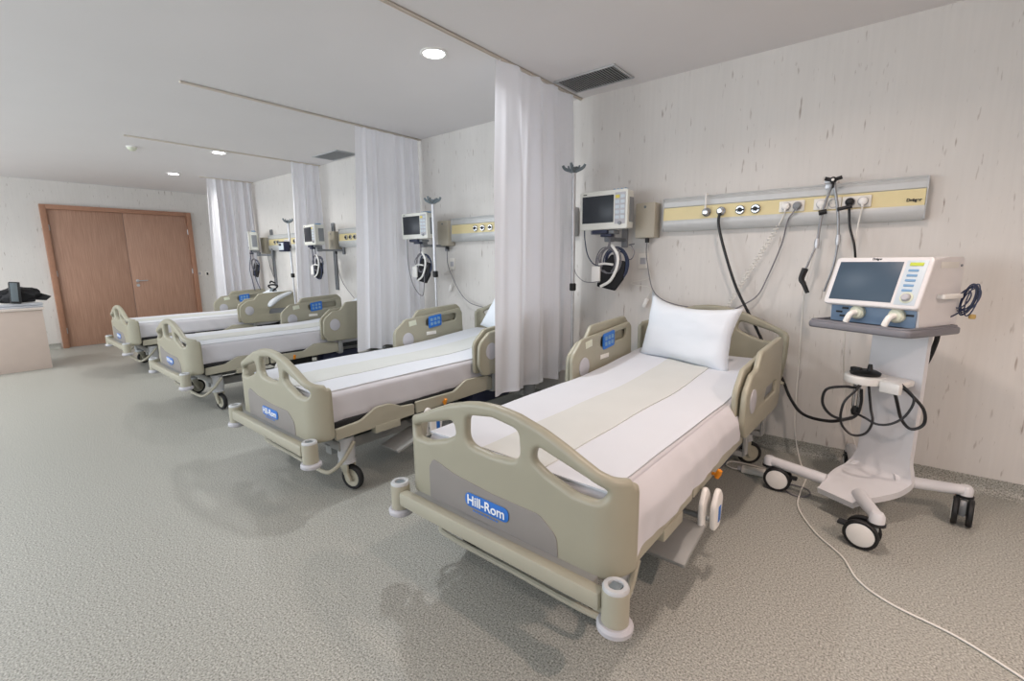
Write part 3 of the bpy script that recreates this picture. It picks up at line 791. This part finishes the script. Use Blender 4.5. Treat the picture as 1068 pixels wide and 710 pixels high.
obj('case', box(B(), (-.01, -.06, .06), (.17, .09, .14), .012), 'navy', t); obj('face', box(B(), (-.01, -.107, .06), (.14, .005, .10), .002), 'keypad', t)
obj('display', box(B(), (-.03, -.111, .085), (.07, .003, .03), .001), 'screen', t); obj('pole_clamp', box(B(), (0, 0, .06), (.05, .05, .05), .008), 'black', t)
t = thing('breathing_mask', 'black straps of a breathing mask resting on the farthest pillow', 'mask', (-7.02, -.44, .925))
m_ = B(); tube(m_, [(.10*math.cos(a), .03*math.sin(a*2), .05+.045*math.sin(a)) for a in [i*2*PI/10 for i in range(10)]], .012, 8, 5, True)
tube(m_, [(-.08, 0, .12), (0, -.02, .145), (.08, 0, .12)], .011); obj('strap', m_, 'cloth', t)
obj('cup', lathe(B(), [(0, .05), (.03, .045), (.045, .02), (.05, 0), (.04, 0), (0, .0)], Matrix.Translation((0, 0, .0))), 'slate', t)

# ------------------------------------------------------------------ cords and hoses
def cord(name, pts, r, m, label, cat='cord', group=None, n=8, extra=None):
    bm = tube(B(), pts, r, 8, n)
    return tag(obj(name, bm, m, angle=180), label, cat, group)
t = cord('electric_cable', [(-.364, -.10, 1.645), (-.366, -.10, 1.58), (-.38, -.09, 1.408), (-.419, -.09, 1.137), (-.412, -.11, .703), (-.401, -.16, .395), (-.386, -.2, .213), (-.33, -.26, .03), (-.282, -.31, .006), (-.281, -.663, .006), (-.262, -.845, .006), (-.165, -1.052, .006), (-.048, -1.198, .006), (.019, -1.349, .006), (.127, -1.438, .006), (.312, -1.5, .006), (.495, -1.624, .006)], .0042, 'cord', 'long white cord hanging from the service rail and running over the floor past the ventilator')
cord('electric_cable', [(-.167, -.10, 1.628), (-.180, -.11, 1.485), (-.182, -.14, 1.306), (-.18, -.2, .9), (-.16, -.1, .55), (-.10, -.06, .25), (-.02, -.09, .02)], .004, 'cord', 'thin white cord dropping from the right socket behind the ventilator')
cord('electric_cable', [(-.232, -.11, 1.638), (-.226, -.12, 1.58), (-.215, -.12, 1.50), (-.184, -.15, 1.4), (-.162, -.24, 1.29), (-.14, -.32, 1.18)], .0065, 'hose', 'thick black power cord from the rail down behind the ventilator')
def plug(x, m, label):
    bm = lathe(B(), [(0, 0), (.021, 0), (.023, .012), (.021, .03), (.012, .036), (0, .036)], XZ(x, -.077, 1.652), 20)
    cyl(bm, (x, -.100, 1.652), (x, -.104, 1.62), .008, .006)
    tag(obj('electric_plug', bm, m), label, 'plug', 'plugs in the nearest service rail')
plug(-.375, 'white', 'white plug in the middle socket plate of the nearest rail, left of the lamp arm')
plug(-.232, 'black', 'black plug in the right socket plate of the nearest rail')
plug(-.168, 'white', 'white plug right of the black plug in the nearest rail')
plug(-.503, 'grey', 'grey plug in the left socket plate of the nearest rail')
plug(-.566, 'white', 'white plug of the coiled cord in the left socket plate of the nearest rail')
cord('air_hose', [(-.962, -.088, 1.652), (-.962, -.105, 1.63), (-.962, -.108, 1.554), (-.913, -.105, 1.377), (-.823, -.10, 1.127), (-.704, -.095, .902), (-.618, -.09, .734), (-.50, -.12, .543), (-.42, -.26, .446), (-.33, -.38, .391), (-.193, -.45, .397), (-.09, -.50, .452)], .0095, 'hose', 'thick black air hose from the rail behind the front bed to the ventilator', 'hose')
bm = lathe(B(), [(0, 0), (.022, 0), (.022, .02), (.014, .026), (.014, .035), (0, .035)], XZ(-.962, -.08, 1.652), 20)
tag(obj('hose_connector', bm, 'chrome'), 'chrome connector of the black hose in the nearest rail', 'connector')
# suction regulator with cord loop
t = thing('suction_connector', 'chrome connector with a white hook, leftmost on the nearest service rail', 'connector', (-1.06, -.08, 1.652))
obj('body', lathe(B(), [(0, 0), (.024, 0), (.024, .02), (.016, .028), (0, .03)], Matrix.Rotation(PI/2, 4, 'X')), 'chrome', t)
obj('hook_strap', tube(B(), [(-.004, -.01, .015), (-.004, -.012, .10), (-.004, .0, .125), (-.004, .018, .122)], .006, n=4), 'white', t)
# coiled handset cord
P_ = catmull([(-.563, -.09, 1.63), (-.58, -.08, 1.58), (-.600, -.07, 1.54)], 6); coil = []
A_, B_ = Vector((-.605, -.07, 1.53)), Vector((-.887, -.08, .975)); dv = (B_-A_); dn = dv.normalized(); u_ = dn.orthogonal().normalized(); v_ = dn.cross(u_)
for i in range(26*8+1):
    a = i/8*2*PI; p = A_+dv*(i/(26*8)); p.x += .03*math.sin(PI*i/(26*8))*.0; coil.append(p+(u_*math.cos(a)+v_*math.sin(a))*.011)
bm = tube(B(), P_, .004, smooth=False); tube(bm, coil, .0034, 6, smooth=False)
tag(obj('spiral_cord', bm, 'cord'), 'white spiral cord hanging slantwise from the nearest rail behind the pillow', 'cord')
cord('grey_cord', [(-.503, -.105, 1.647), (-.52, -.10, 1.61), (-.549, -.085, 1.56), (-.578, -.05, 1.414), (-.647, -.05, 1.194), (-.695, -.06, 1.077), (-.777, -.07, 1.009), (-.86, -.08, .96)], .0045, 'greycord', 'grey cord from the left socket plate of the nearest rail to the headboard')
cord('grey_cord', [(-1.50, -.05, 1.47), (-1.500, -.06, 1.38), (-1.484, -.05, 1.256), (-1.447, -.05, 1.108), (-1.379, -.05, 1.03), (-1.25, -.08, .99), (-1.1, -.08, .97)], .004, 'greycord', 'grey cord from the nearest wall box down behind the front pillow')
cord('grey_cord', [(-3.74, -.05, 1.47), (-3.739, -.05, 1.302), (-3.66, -.05, 1.14), (-3.563, -.05, .999), (-3.42, -.06, .90), (-3.2, -.08, .86)], .004, 'greycord', 'grey cord from the second wall box down to the second bed')
cord('grey_cord', [(-5.92, -.05, 1.46), (-5.90, -.05, 1.25), (-5.80, -.05, 1.05), (-5.55, -.06, .86)], .004, 'greycord', 'grey cord from the third wall box down to the third bed')
cord('grey_cord', [(-7.97, -.05, 1.46), (-7.9, -.05, 1.25), (-7.7, -.06, .95)], .004, 'greycord', 'grey cord from the farthest wall box down to the farthest bed')
cord('monitor_lead', [(-1.93, -.27, 1.565), (-1.925, -.27, 1.48), (-1.90, -.27, 1.37), (-1.85, -.27, 1.30), (-1.80, -.26, 1.28)], .0045, 'bluecord', 'dark lead looping down from the left side of the nearest monitor')
cord('monitor_lead', [(-3.965, -0.4, 1.56), (-3.955, -0.41, 1.3), (-3.885, -0.41, 1.08), (-3.765, -0.4, 0.98), (-3.735, -0.39, 1.15), (-3.745, -0.38, 1.3)], .0045, 'greycord', 'grey lead looping low from the second monitor against the second curtain')
cord('monitor_lead', [(-5.9, -0.4, 1.56), (-5.88, -0.4, 1.2), (-5.78, -0.4, 1.12), (-5.71, -0.4, 1.2), (-5.78, -0.39, 1.4)], .006, 'bluecord', 'dark lead looping under the third monitor')
cord('monitor_lead', [(-7.99, -.29, 1.5), (-8.08, -.30, 1.25), (-8.0, -.31, 1.05), (-7.95, -.31, .9)], .006, 'bluecord', 'left one of the dark leads hanging under the farthest monitor')
cord('monitor_lead', [(-7.95, -.29, 1.3), (-7.9, -.30, 1.1), (-7.75, -.31, .92)], .006, 'bluecord', 'right one of the dark leads hanging under the farthest monitor')
cord('drip_line', [(-1.995, -.33, 1.38), (-1.99, -.31, 1.24), (-1.94, -.29, 1.17), (-1.88, -.27, 1.15), (-1.79, -.26, 1.16)], .003, 'greycord', 'thin grey line looping from the nearest drip stand to the black cuff', 'line')
# small gauges beside monitor leads
cord('gauge_tube', [(-1.625, -.01, 1.45), (-1.61, -.14, 1.44), (-1.56, -.2, 1.43), (-1.535, -.2, 1.38), (-1.56, -.2, 1.33), (-1.60, -.2, 1.335)], .004, 'greycord', 'short grey tube curling beside the leads of the nearest monitor', 'tube')
# wall sockets and call pendants
def wall_plate(x, z, label, grp='small wall outlets'):
    t = thing('wall_outlet', label, 'wall outlet', (x, 0, z), group=grp)
    obj('plate', box(B(), (0, -.005, 0), (.08, .01, .12), .003), 'socket', t); obj('insert', box(B(), (0, -.011, 0), (.05, .004, .05), .002), 'disc', t)
wall_plate(-1.545, 1.315, 'white wall outlet plate below the nearest wall box')
wall_plate(-3.715, 1.30, 'white wall outlet plate below the second wall box')
def call_handset(x, z, label, top):
    t = thing('call_handset', label, 'call button', (x, -.04, z), group='nurse call buttons hanging on the wall')
    obj('handset', box(B(), (0, 0, 0), (.032, .022, .075), .008, Matrix.Rotation(.35, 4, 'Y')), 'white', t)
    obj('handset_cord', tube(B(), [(.01, 0, .035), (.03, .01, .12), (-.09, .01, .14), (-.13, .012, .16), (.02, .012, .20), (.0, .02, top-z)], .0035), 'cord', t)
call_handset(-1.50, .985, 'white call button hanging low on the wall beside the front pillow', 1.26)
call_handset(-3.72, 1.04, 'white call button on the wall above the second bed rail', 1.25)

# swivel lamp-like hose arm hooked on the rail
t = thing('hose_support_arm', 'jointed steel hose support arm with black knobs, hooked on the nearest service rail', 'support arm', (-.32, -.14, 1.78))
def rel(p): return Vector(p)-Vector((-.32, -.14, 1.78))
k = B()
for a in (PI/2+PI, .3, PI-.3):
    tube(k, [(0, 0, 0), (.045*math.cos(a), 0, .045*math.sin(a))], .011, smooth=False)
lathe(k, [(0, .0), (.018, .0), (.018, .03), (.008, .036), (0, .036)], Matrix.Rotation(PI/2, 4, 'X') @ Matrix.Translation((0, 0, -.01)))
obj('top_knob', k, 'black', t)
obj('knob_cap', lathe(B(), [(0, 0), (.008, 0), (.007, .004), (0, .004)], Matrix.Translation((0, -.027, 0)) @ Matrix.Rotation(PI/2, 4, 'X')), 'white', t)
obj('rail_hook', box(box(B(), (-.02, .07, -.005), (.05, .12, .014), .003), (-.02, .075, -.02), (.05, .012, .04), .003), 'steel', t)
obj('arm_segment', tube(B(), [rel(p) for p in [(-.321, -.14, 1.77), (-.356, -.16, 1.598), (-.367, -.18, 1.411)]], .0075, n=4), 'armsteel', t)
obj('arm_segment', tube(B(), [rel(p) for p in [(-.367, -.18, 1.411), (-.413, -.22, 1.245)]], .0065, smooth=False), 'armsteel', t)
obj('arm_segment', tube(B(), [rel(p) for p in [(-.316, -.14, 1.77), (-.282, -.14, 1.60), (-.264, -.14, 1.43)]], .0075, n=4), 'armsteel', t)
obj('arm_segment', tube(B(), [rel(p) for p in [(-.264, -.14, 1.43), (-.275, -.14, 1.28), (-.31, -.14, 1.12)]], .0065, n=4), 'armsteel', t)
for (p, q, r_) in (((-.375, -.17, 1.592), (-.335, -.165, 1.600), .015), ((-.285, -.15, 1.607), (-.215, -.15, 1.622), .011)):
    obj('joint_knob', cyl(B(), rel(p), rel(q), r_), 'black', t)
for p in ((-.367, -.18, 1.411), (-.266, -.14, 1.43)):
    obj('joint', lathe(B(), [(0, -.03), (.012, -.03), (.016, 0), (.012, .03), (0, .03)], Matrix.Translation(rel(p))), 'steel', t)
obj('hose_clip', tube(B(), [rel(p) for p in [(-.411, -.22, 1.262), (-.425, -.23, 1.20), (-.41, -.235, 1.17), (-.385, -.24, 1.115)]], lambda u: .019-.008*u, 8, 4), 'black', t)

# ------------------------------------------------------------------ ventilator on its trolley
VA = math.radians(-29)
V = thing('ventilator', 'white ventilator with a large dark screen on a four-wheeled trolley, right of the front bed', 'ventilator', (.02, -.56, 0), VA)
# local: x lateral (to the right in view), -y front
def vp(x, y, z):       # world -> local
    return Matrix.Rotation(-VA, 4, 'Z') @ (Vector((x, y, z))-Vector((.02, -.56, 0)))
cs = B()
prof = [(-.155, 1.00), (-.155, 1.085), (-.185, 1.095), (-.105, 1.315), (.03, 1.325), (.15, 1.325), (.155, 1.30), (.155, 1.0)]
Rr = [[cs.verts.new((s*.20, y, z)) for y, z in prof] for s in (-1, 1)]
for i in range(len(prof)): cs.faces.new((Rr[0][i], Rr[0][(i+1) % 8], Rr[1][(i+1) % 8], Rr[1][i]))
cs.faces.new(Rr[0]); cs.faces.new(Rr[1][::-1])
bmesh.ops.bevel(cs, geom=cs.edges[:], offset=.006, segments=2, affect='EDGES')
obj('case', cs, 'vent', V)
# tilted front bezel
tilt = math.atan2(.08, .22)
BZ = Matrix.Translation((0, -.148, 1.205)) @ Matrix.Rotation(-tilt, 4, 'X') @ Matrix.Rotation(PI/2, 4, 'X')
bz = obj('bezel', tf(plate([rp([(-.215, -.125, .02), (.215, -.125, .02), (.215, .125, .02), (-.215, .125, .02)])], .03, .008), BZ), 'vent', V)
obj('screen', tf(box(B(), (-.045, .0, .0155), (.29, .20, .003), .001), BZ), 'vscreen', V)
kp = obj('keypad', tf(box(B(), (.155, .0, .0155), (.085, .215, .003), .001), BZ), 'keypad', V)
g1 = B(); box(g1, (.155, .088, .018), (.055, .016, .003), .002); obj('green_key', tf(g1, BZ), 'lime', kp)
g1 = B(); lathe(g1, [(.019, .0), (.027, 0), (.027, .003), (.019, .003), (.019, 0)], Matrix.Translation((.158, -.072, .017)), 24); obj('dial_ring', tf(g1, BZ), 'cloud', kp)
g2 = B()
for i in range(5): box(g2, (.15, .058-i*.024, .018), (.042, .011, .003), .002)
obj('soft_key', tf(g2, BZ), 'bkey', kp)
obj('dial', tf(lathe(B(), [(0, 0), (.018, 0), (.016, .014), (.013, .017), (0, .017)], Matrix.Translation((.158, -.072, .017)), 24), BZ), 'disc', kp)
obj('maker_lettering', B(), 'text', V) if False else lettering('maker_lettering', 'Dräger', .015, 'text', V, BZ @ Matrix.Translation((-.02, .114, .0158)), bold=.0004)
# lower bay with connectors
obj('connector_bay', box(B(), (0, -.157, 1.045), (.385, .012, .088), .003), 'vbay', V)
for i, x in enumerate((-.055, .12)):
    n_ = B(); lathe(n_, [(0, .0), (.034, .0), (.034, .02), (.026, .03), (0, .03)], XZ(x, -.160, 1.055), 24)
    obj('valve_cap', n_, 'cloud', V)
    obj('port', tube(B(), [(x, -.18, 1.055), (x-.005, -.215, 1.05), (x-.012, -.228, 1.025), (x-.016, -.230, 1.008)], .0135, 12, 4), 'white', V)
bt = B()
for (x, z) in ((-.15, 1.05), (-.12, 1.07), (-.13, 1.03), (.17, 1.06)): box(bt, (x, -.165, z), (.03, .008, .010), .002)
obj('latch', bt, 'dark', V)
obj('shelf_tray', tf(plate([rp([(-.27, -.25, .05), (.22, -.25, .05), (.235, .14, .03), (-.25, .14, .03)])], .035, .010), Matrix.Translation((0, -.0, .98))), 'tray', V)
obj('tray_lip', tf(plate([rp([(-.263, -.243, .05), (.213, -.243, .05), (.228, .13, .03), (-.243, .13, .03)]), rp([(-.245, -.225, .04), (.195, -.225, .04), (.21, .12, .02), (-.225, .12, .02)])], .012, .003), Matrix.Translation((0, 0, 1.0))), 'tray', V)
# side handle rail and label
obj('side_label', box(B(), (.2015, .03, 1.288), (.002, .14, .028), .0008), 'cord', V)
obj('side_handle', box(box(B(), (.225, .03, 1.145), (.02, .15, .022), .006), (.212, -.03, 1.145), (.03, .02, .02), .004), 'white', V)
obj('side_bolt', cyl(B(), (.20, .125, 1.285), (.204, .125, 1.285), .006), 'grey', V)
# column: a bent sheet that sweeps forward into the foot plate
co = B(); pf = [(.075, .965), (.070, .60), (.062, .30), (.055, .22), (.040, .185), (.0, .165), (-.10, .150), (-.22, .135), (-.31, .115)]
pf = [(p.x, p.y) for p in catmull([Vector((a, b_, 0)) for a, b_ in pf], 5)]
def hw(z, y): 
    return .125 if z > .28 else (.125+.03*min(1, max(0, (.28-z)/.1)) if y > -.05 else .155-.065*min(1, (-.05-y)/.24)**1.5)
rows = []
for i, (y, z) in enumerate(pf):
    y2, z2 = pf[min(i+1, len(pf)-1)]; y1, z1 = pf[max(i-1, 0)]; n = Vector((0, -(z2-z1), (y2-y1))).normalized()*.016
    w_ = hw(z, y); rows.append([co.verts.new((.02+s*w_, y+o*n.y, z+o*n.z)) for s, o in ((-1, -1), (1, -1), (1, 1), (-1, 1))])
for i in range(len(rows)-1):
    for k in range(4): co.faces.new((rows[i][k], rows[i][(k+1) % 4], rows[i+1][(k+1) % 4], rows[i+1][k]))
co.faces.new(rows[0]); co.faces.new(rows[-1][::-1])
obj('column', co, 'white2', V)
# legs and twin-wheel casters
def vleg(a, b_, wa, hd):
    b_ = Vector(b_); a = Vector(a)
    bm = tube(B(), [a, a.lerp(b_, .5), b_], lambda u: .032-.005*u, 12, 5)
    lathe(bm, [(0, .028), (.022, .024), (.031, .008), (.031, -.022), (0, -.024)], Matrix.Translation(b_))
    lg = obj('leg', bm, 'white2', V)
    dx, dy = math.cos(wa), math.sin(wa)
    cc = Vector((b_.x, b_.y, .070)); ax = Vector((-dy, dx, 0))
    off = Vector((dx, dy, 0))*.048
    hub = B(); box(hub, cc+off*.3+Vector((0, 0, .008)), (.05, .030, .085), .01, Matrix.Rotation(wa, 4, 'Z')); obj('caster_body', hub, 'litegrey', lg)
    for s in (-1, 1):
        c = cc+off+ax*s*.026; rot = Vector((0, 0, 1)).rotation_difference(ax*s).to_matrix().to_4x4()
        mx = Matrix.Translation(c) @ rot
        obj('tyre', lathe(B(), [(.0, -.010), (.064, -.010), (.070, -.005), (.070, .008), (.065, .013), (.056, .013), (.056, .006), (0, .006)], mx, 28), 'black', lg)
        obj('hub_cap', lathe(B(), [(0, .005), (.055, .005), (.055, .011), (.046, .015), (0, .016)], mx, 28), 'white', lg)
    obj('caster_collar', lathe(B(), [(.020, .0), (.036, .0), (.036, .010), (.020, .012), (.020, 0)], Matrix.Translation((b_.x, b_.y, b_.z-.034))), 'dark', lg)
    if hd: obj('brake_lever', box(B(), cc+off*2.5+Vector((0, 0, .02)), (.05, .045, .014), .006, Matrix.Rotation(wa, 4, 'Z')), 'dark', lg)
zl = .165
vleg((-.09, -.22, .145), vp(-.445, -.66, zl), -VA, True)
vleg((.08, -.22, .145), vp(.06, -1.05, zl), PI-.15-VA, True)
vleg((.09, .03, .18), vp(.40, -.47, zl), -PI/2-.1-VA, False)
vleg((-.09, .03, .18), vp(-.085, -.17, zl), -PI/2+.15-VA, False)
# hose holder on the column
hh = B(); box(hh, (.0, -.015, .70), (.24, .14, .035), .012); box(hh, (.085, -.08, .685), (.09, .03, .055), .006)
lathe(hh, [(0, .68), (.085, .68), (.09, .69), (.09, .715), (.085, .722), (0, .722)], Matrix.Translation((-.05, -.06, 0)), 28)
obj('hose_holder', hh, 'white', V)
kk = B(); lathe(kk, [(0, .722), (.065, .722), (.068, .735), (.05, .745), (0, .746)], Matrix.Translation((-.05, -.06, 0)), 24); cyl(kk, (-.03, -.06, .745), (-.03, -.06, .78), .014, .009); box(kk, (-.09, -.07, .745), (.05, .03, .02), .006)
obj('flow_sensor', kk, 'black', V)
ch = B()
for dx in (-.012, .012): cyl(ch, (-.075+dx, -.07, .68), (-.075+dx, -.07, .54), .007)
obj('test_probe', ch, 'chrome', V); obj('probe_knob', lathe(B(), [(0, -.03), (.018, -.02), (.022, 0), (.018, .02), (0, .03)], Matrix.Translation((-.07, -.07, .52))), 'black', V)
def coil_(pts, r=.0075):
    return obj('coiled_hose', tube(B(), [vp(*p) for p in pts], r, 8, 8), 'hose', V)
coil_([(-.05, -.63, .70), (-.081, -.62, .655), (-.136, -.62, .65), (-.211, -.62, .622), (-.222, -.62, .544), (-.182, -.62, .486), (-.12, -.62, .472), (-.069, -.62, .504), (-.055, -.62, .575), (-.06, -.63, .65)])
coil_([(-.07, -.66, .69), (-.079, -.68, .655), (-.125, -.7, .582), (-.128, -.7, .477), (-.078, -.7, .42), (-.023, -.7, .438), (.001, -.68, .499), (-.013, -.66, .567), (-.031, -.66, .68)], .006)
coil_([(.06, -.66, .70), (.088, -.64, .697), (.137, -.64, .656), (.19, -.64, .591), (.198, -.64, .518), (.154, -.64, .484), (.113, -.64, .526), (.084, -.66, .626), (.06, -.66, .70)])
coil_([(-.08, -.66, .53), (-.03, -.7, .520), (.02, -.71, .500), (.076, -.71, .515), (.125, -.70, .565), (.147, -.68, .647), (.095, -.66, .707)], .006)
obj('rear_hose', tube(B(), [vp(*p) for p in [(.22, -.40, .97), (.217, -.36, .88), (.19, -.34, .76), (.13, -.36, .64), (.05, -.38, .56)]], .012), 'hose', V)
# blue lead hung on the side handle
t = thing('coiled_blue_lead', 'navy lead coiled over the side handle of the ventilator', 'cable', (.290, -.53, 1.145), 0)
g = random.Random(2); c = B()
for k in range(7):
    h_ = .05+.045*g.random(); ox = g.uniform(-.012, .02); oy = g.uniform(-.03, .03); w_ = .02+.02*g.random()
    tube(c, [(ox+w_*math.cos(a), oy+w_*.5*math.sin(a), -.02+h_*.8*math.sin(a+.6)) for a in [i*2*PI/8 for i in range(8)]], .003, 6, 5, True)
tube(c, [(.0, .0, -.06), (-.03, -.03, -.09), (-.075, -.05, -.12), (-.085, -.05, -.15), (-.07, -.05, -.165)], .0035)
obj('lead', c, 'bluecord', t); obj('lead_plug', lathe(B(), [(0, -.012), (.012, -.01), (.014, 0), (.012, .01), (0, .012)], Matrix.Translation((.03, .0, -.10))), 'tan', t)

# power adapter lying on the floor
t = thing('power_adapter', 'white power adapter with a looped cable on the floor beside the front bed', 'adapter', (-.54, -.53, 0), .1)
obj('brick', box(B(), (0, 0, .018), (.15, .06, .034), .008), 'socket', t)
obj('adapter_cable', tube(B(), [(-.07, 0, .018), (-.12, -.01, .012), (-.17, .04, .006), (-.15, .11, .006), (-.05, .12, .006), (.06, .10, .006)], .0045), 'cord', t)
obj('adapter_plug', box(B(), (-.085, 0, .018), (.03, .03, .02), .006), 'disc', t)
cord('floor_cable', [(-.36, -.66, .006), (-.30, -.70, .006), (-.24, -.66, .006), (-.25, -.58, .006), (-.33, -.56, .006), (-.40, -.58, .006), (-.44, -.53, .02)], .0045, 'greycord', 'grey cable looped on the floor by the left wheel of the ventilator trolley')

# ------------------------------------------------------------------ desk and what stands on it
t = thing('desk', 'pale laminate desk at the far left edge, in front of the door wall', 'desk', (-8.85, -3.3, 0))
obj('front_panel', box(B(), (.315, 0, .385), (.03, 1.18, .77), .003), 'desk', t)
obj('side_panel', box(B(), (-.02, .575, .385), (.64, .03, .77), .003), 'desk', t); obj('side_panel', box(B(), (-.02, -.575, .385), (.64, .03, .77), .003), 'desk', t)
obj('desk_top', box(B(), (0, 0, .785), (.70, 1.22, .03), .006), 'desktop', t)
obj('plinth', box(B(), (.30, 0, .02), (.05, 1.14, .04), .002), 'grey', t)
t = thing('document_stack', 'stack of silvery folders and papers on the desk', 'folders', (-8.72, -2.92, .80), .05)
obj('lower_folder', box(B(), (0, 0, .012), (.34, .44, .024), .005), 'silver', t); obj('upper_folder', box(B(), (0, .01, .042), (.30, .42, .034), .010, Matrix.Rotation(.06, 4, 'Z')), 'silver', t)
obj('paper', box(B(), (.02, -.10, .062), (.21, .25, .004), .001, Matrix.Rotation(.3, 4, 'Z')), 'white', t)
t = thing('black_bag', 'crumpled black bag lying on the silvery folders', 'bag', (-8.72, -2.90, .868))
bg = B(); bmesh.ops.create_icosphere(bg, subdivisions=4, radius=1)
for v in bg.verts:
    n = v.co.copy(); f = 1+.35*noise.noise(n*1.8+Vector((3, 1, 2)))+.18*noise.noise(n*4); v.co = Vector((n.x*.10*f, n.y*.21*f, max(-.0, .085+n.z*.115*f)))
obj('bag_body', bg, 'cloth', t, angle=40)
fl = plate([rp([(-.05, 0, .01), (.16, -.04, .01), (.22, .02, .01), (.06, .12, .02)])], .012, .003); tf(fl, Matrix.Translation((.02, .10, .045)) @ Matrix.Rotation(PI/2, 4, 'Z') @ Matrix.Rotation(.9, 4, 'X')); obj('bag_flap', fl, 'cloth', t)
fl = plate([rp([(-.05, 0, .01), (.10, -.03, .01), (.13, .05, .01), (.03, .10, .02)])], .012, .003); tf(fl, Matrix.Translation((.02, -.20, .05)) @ Matrix.Rotation(PI/2, 4, 'Z') @ Matrix.Rotation(1.2, 4, 'X')); obj('bag_flap', fl, 'cloth', t)
t = thing('handheld_radio', 'upright grey and black device leaning on the black bag', 'device', (-8.565, -2.93, .864), .1)
rt = Matrix.Rotation(-.10, 4, 'X') @ Matrix.Rotation(-.25, 4, 'Y')
d_ = B(); box(d_, (0, 0, .14), (.05, .10, .27), .006); obj('body', tf(d_, rt), 'dark', t)
d_ = B(); box(d_, (.026, -.01, .14), (.006, .065, .24), .002); obj('face', tf(d_, rt), 'slate', t)
# switches by the door
for yy, zz, m_, lb in ((-.27, 1.15, 'socket', 'white light switch right of the wooden door frame'), (-.14, 1.14, 'socket', 'white switch with a dark key beside the farthest curtain')):
    t = thing('wall_switch', lb, 'switch', (XL, yy, zz), group='switches by the door')
    obj('plate', box(B(), (.005, 0, 0), (.01, .085, .085), .003), m_, t)
    obj('rocker', box(B(), (.011, 0, 0), (.006, .04 if yy < -.2 else .03, .05), .002), 'disc' if yy < -.2 else 'dark', t)

# ------------------------------------------------------------------ light
def area(name, loc, rot, sx, sy, e, col, spread=PI):
    l = bpy.data.lights.new(name, 'AREA'); l.shape = 'RECTANGLE'; l.size = sx; l.size_y = sy; l.energy = e; l.color = col; l.spread = spread
    o = bpy.data.objects.new(name, l); COL.objects.link(o); o.location = loc; o.rotation_euler = rot; o['kind'] = 'structure'
for i, (c, ww) in enumerate(wins):
    area('window_daylight', (c, YB+.02, 1.625), (PI/2, 0, 0), ww-.1, 1.35, (75, 62, 46, 14)[i], (.86, .93, 1))
# unseen ceiling lamps put in for the light; the aisle row is general fill
for (x, y, e, c_, lb) in ((-.35, -1.45, 23, (1, .82, .72), 'round ceiling light above the right edge of the nearest bed, beyond the photo'),
                          (-.6, -4.2, 12, (1, .82, .72), 'added round fill light on the ceiling just behind the camera'),
                          (-3.2, -4.2, 18, (.93, .97, 1), 'added round fill light over the aisle, left of the camera'),
                          (-6.0, -4.2, 22, W1, 'added round fill light over the middle of the aisle'),
                          (-8.8, -4.2, 44, W1, 'added round fill light over the aisle near the desk'),
                          (1.6, -2.6, 74, (1, .76, .65), 'unseen round ceiling light near the right wall of the ward')):
    downlight(x, y, lb, e, c_)
W = bpy.data.worlds.new('World'); S.world = W; W.use_nodes = True
W.node_tree.nodes['Background'].inputs[0].default_value = (.75, .85, 1, 1); W.node_tree.nodes['Background'].inputs[1].default_value = .8

# ------------------------------------------------------------------ camera
yaw, pitch, roll = .6783, .1704, -.0116
f = Vector((-math.sin(yaw)*math.cos(pitch), math.cos(yaw)*math.cos(pitch), -math.sin(pitch)))
r = Vector((math.cos(yaw), math.sin(yaw), 0)); u = r.cross(f)
r2 = r*math.cos(roll)+u*math.sin(roll); u2 = u*math.cos(roll)-r*math.sin(roll)
cam = bpy.data.cameras.new('Camera'); cam.sensor_width = 36; cam.lens = 487.075/1068*36; cam.clip_start = .05
co = bpy.data.objects.new('Camera', cam); COL.objects.link(co); S.camera = co
mx = Matrix((r2, u2, -f)).transposed().to_4x4(); mx.translation = (0, -3.6, 1.3334); co.matrix_world = mx
S.view_settings.view_transform = 'Standard'; S.view_settings.look = 'None'; S.view_settings.exposure = .2; S.view_settings.gamma = 1
S.view_settings.use_curve_mapping = False
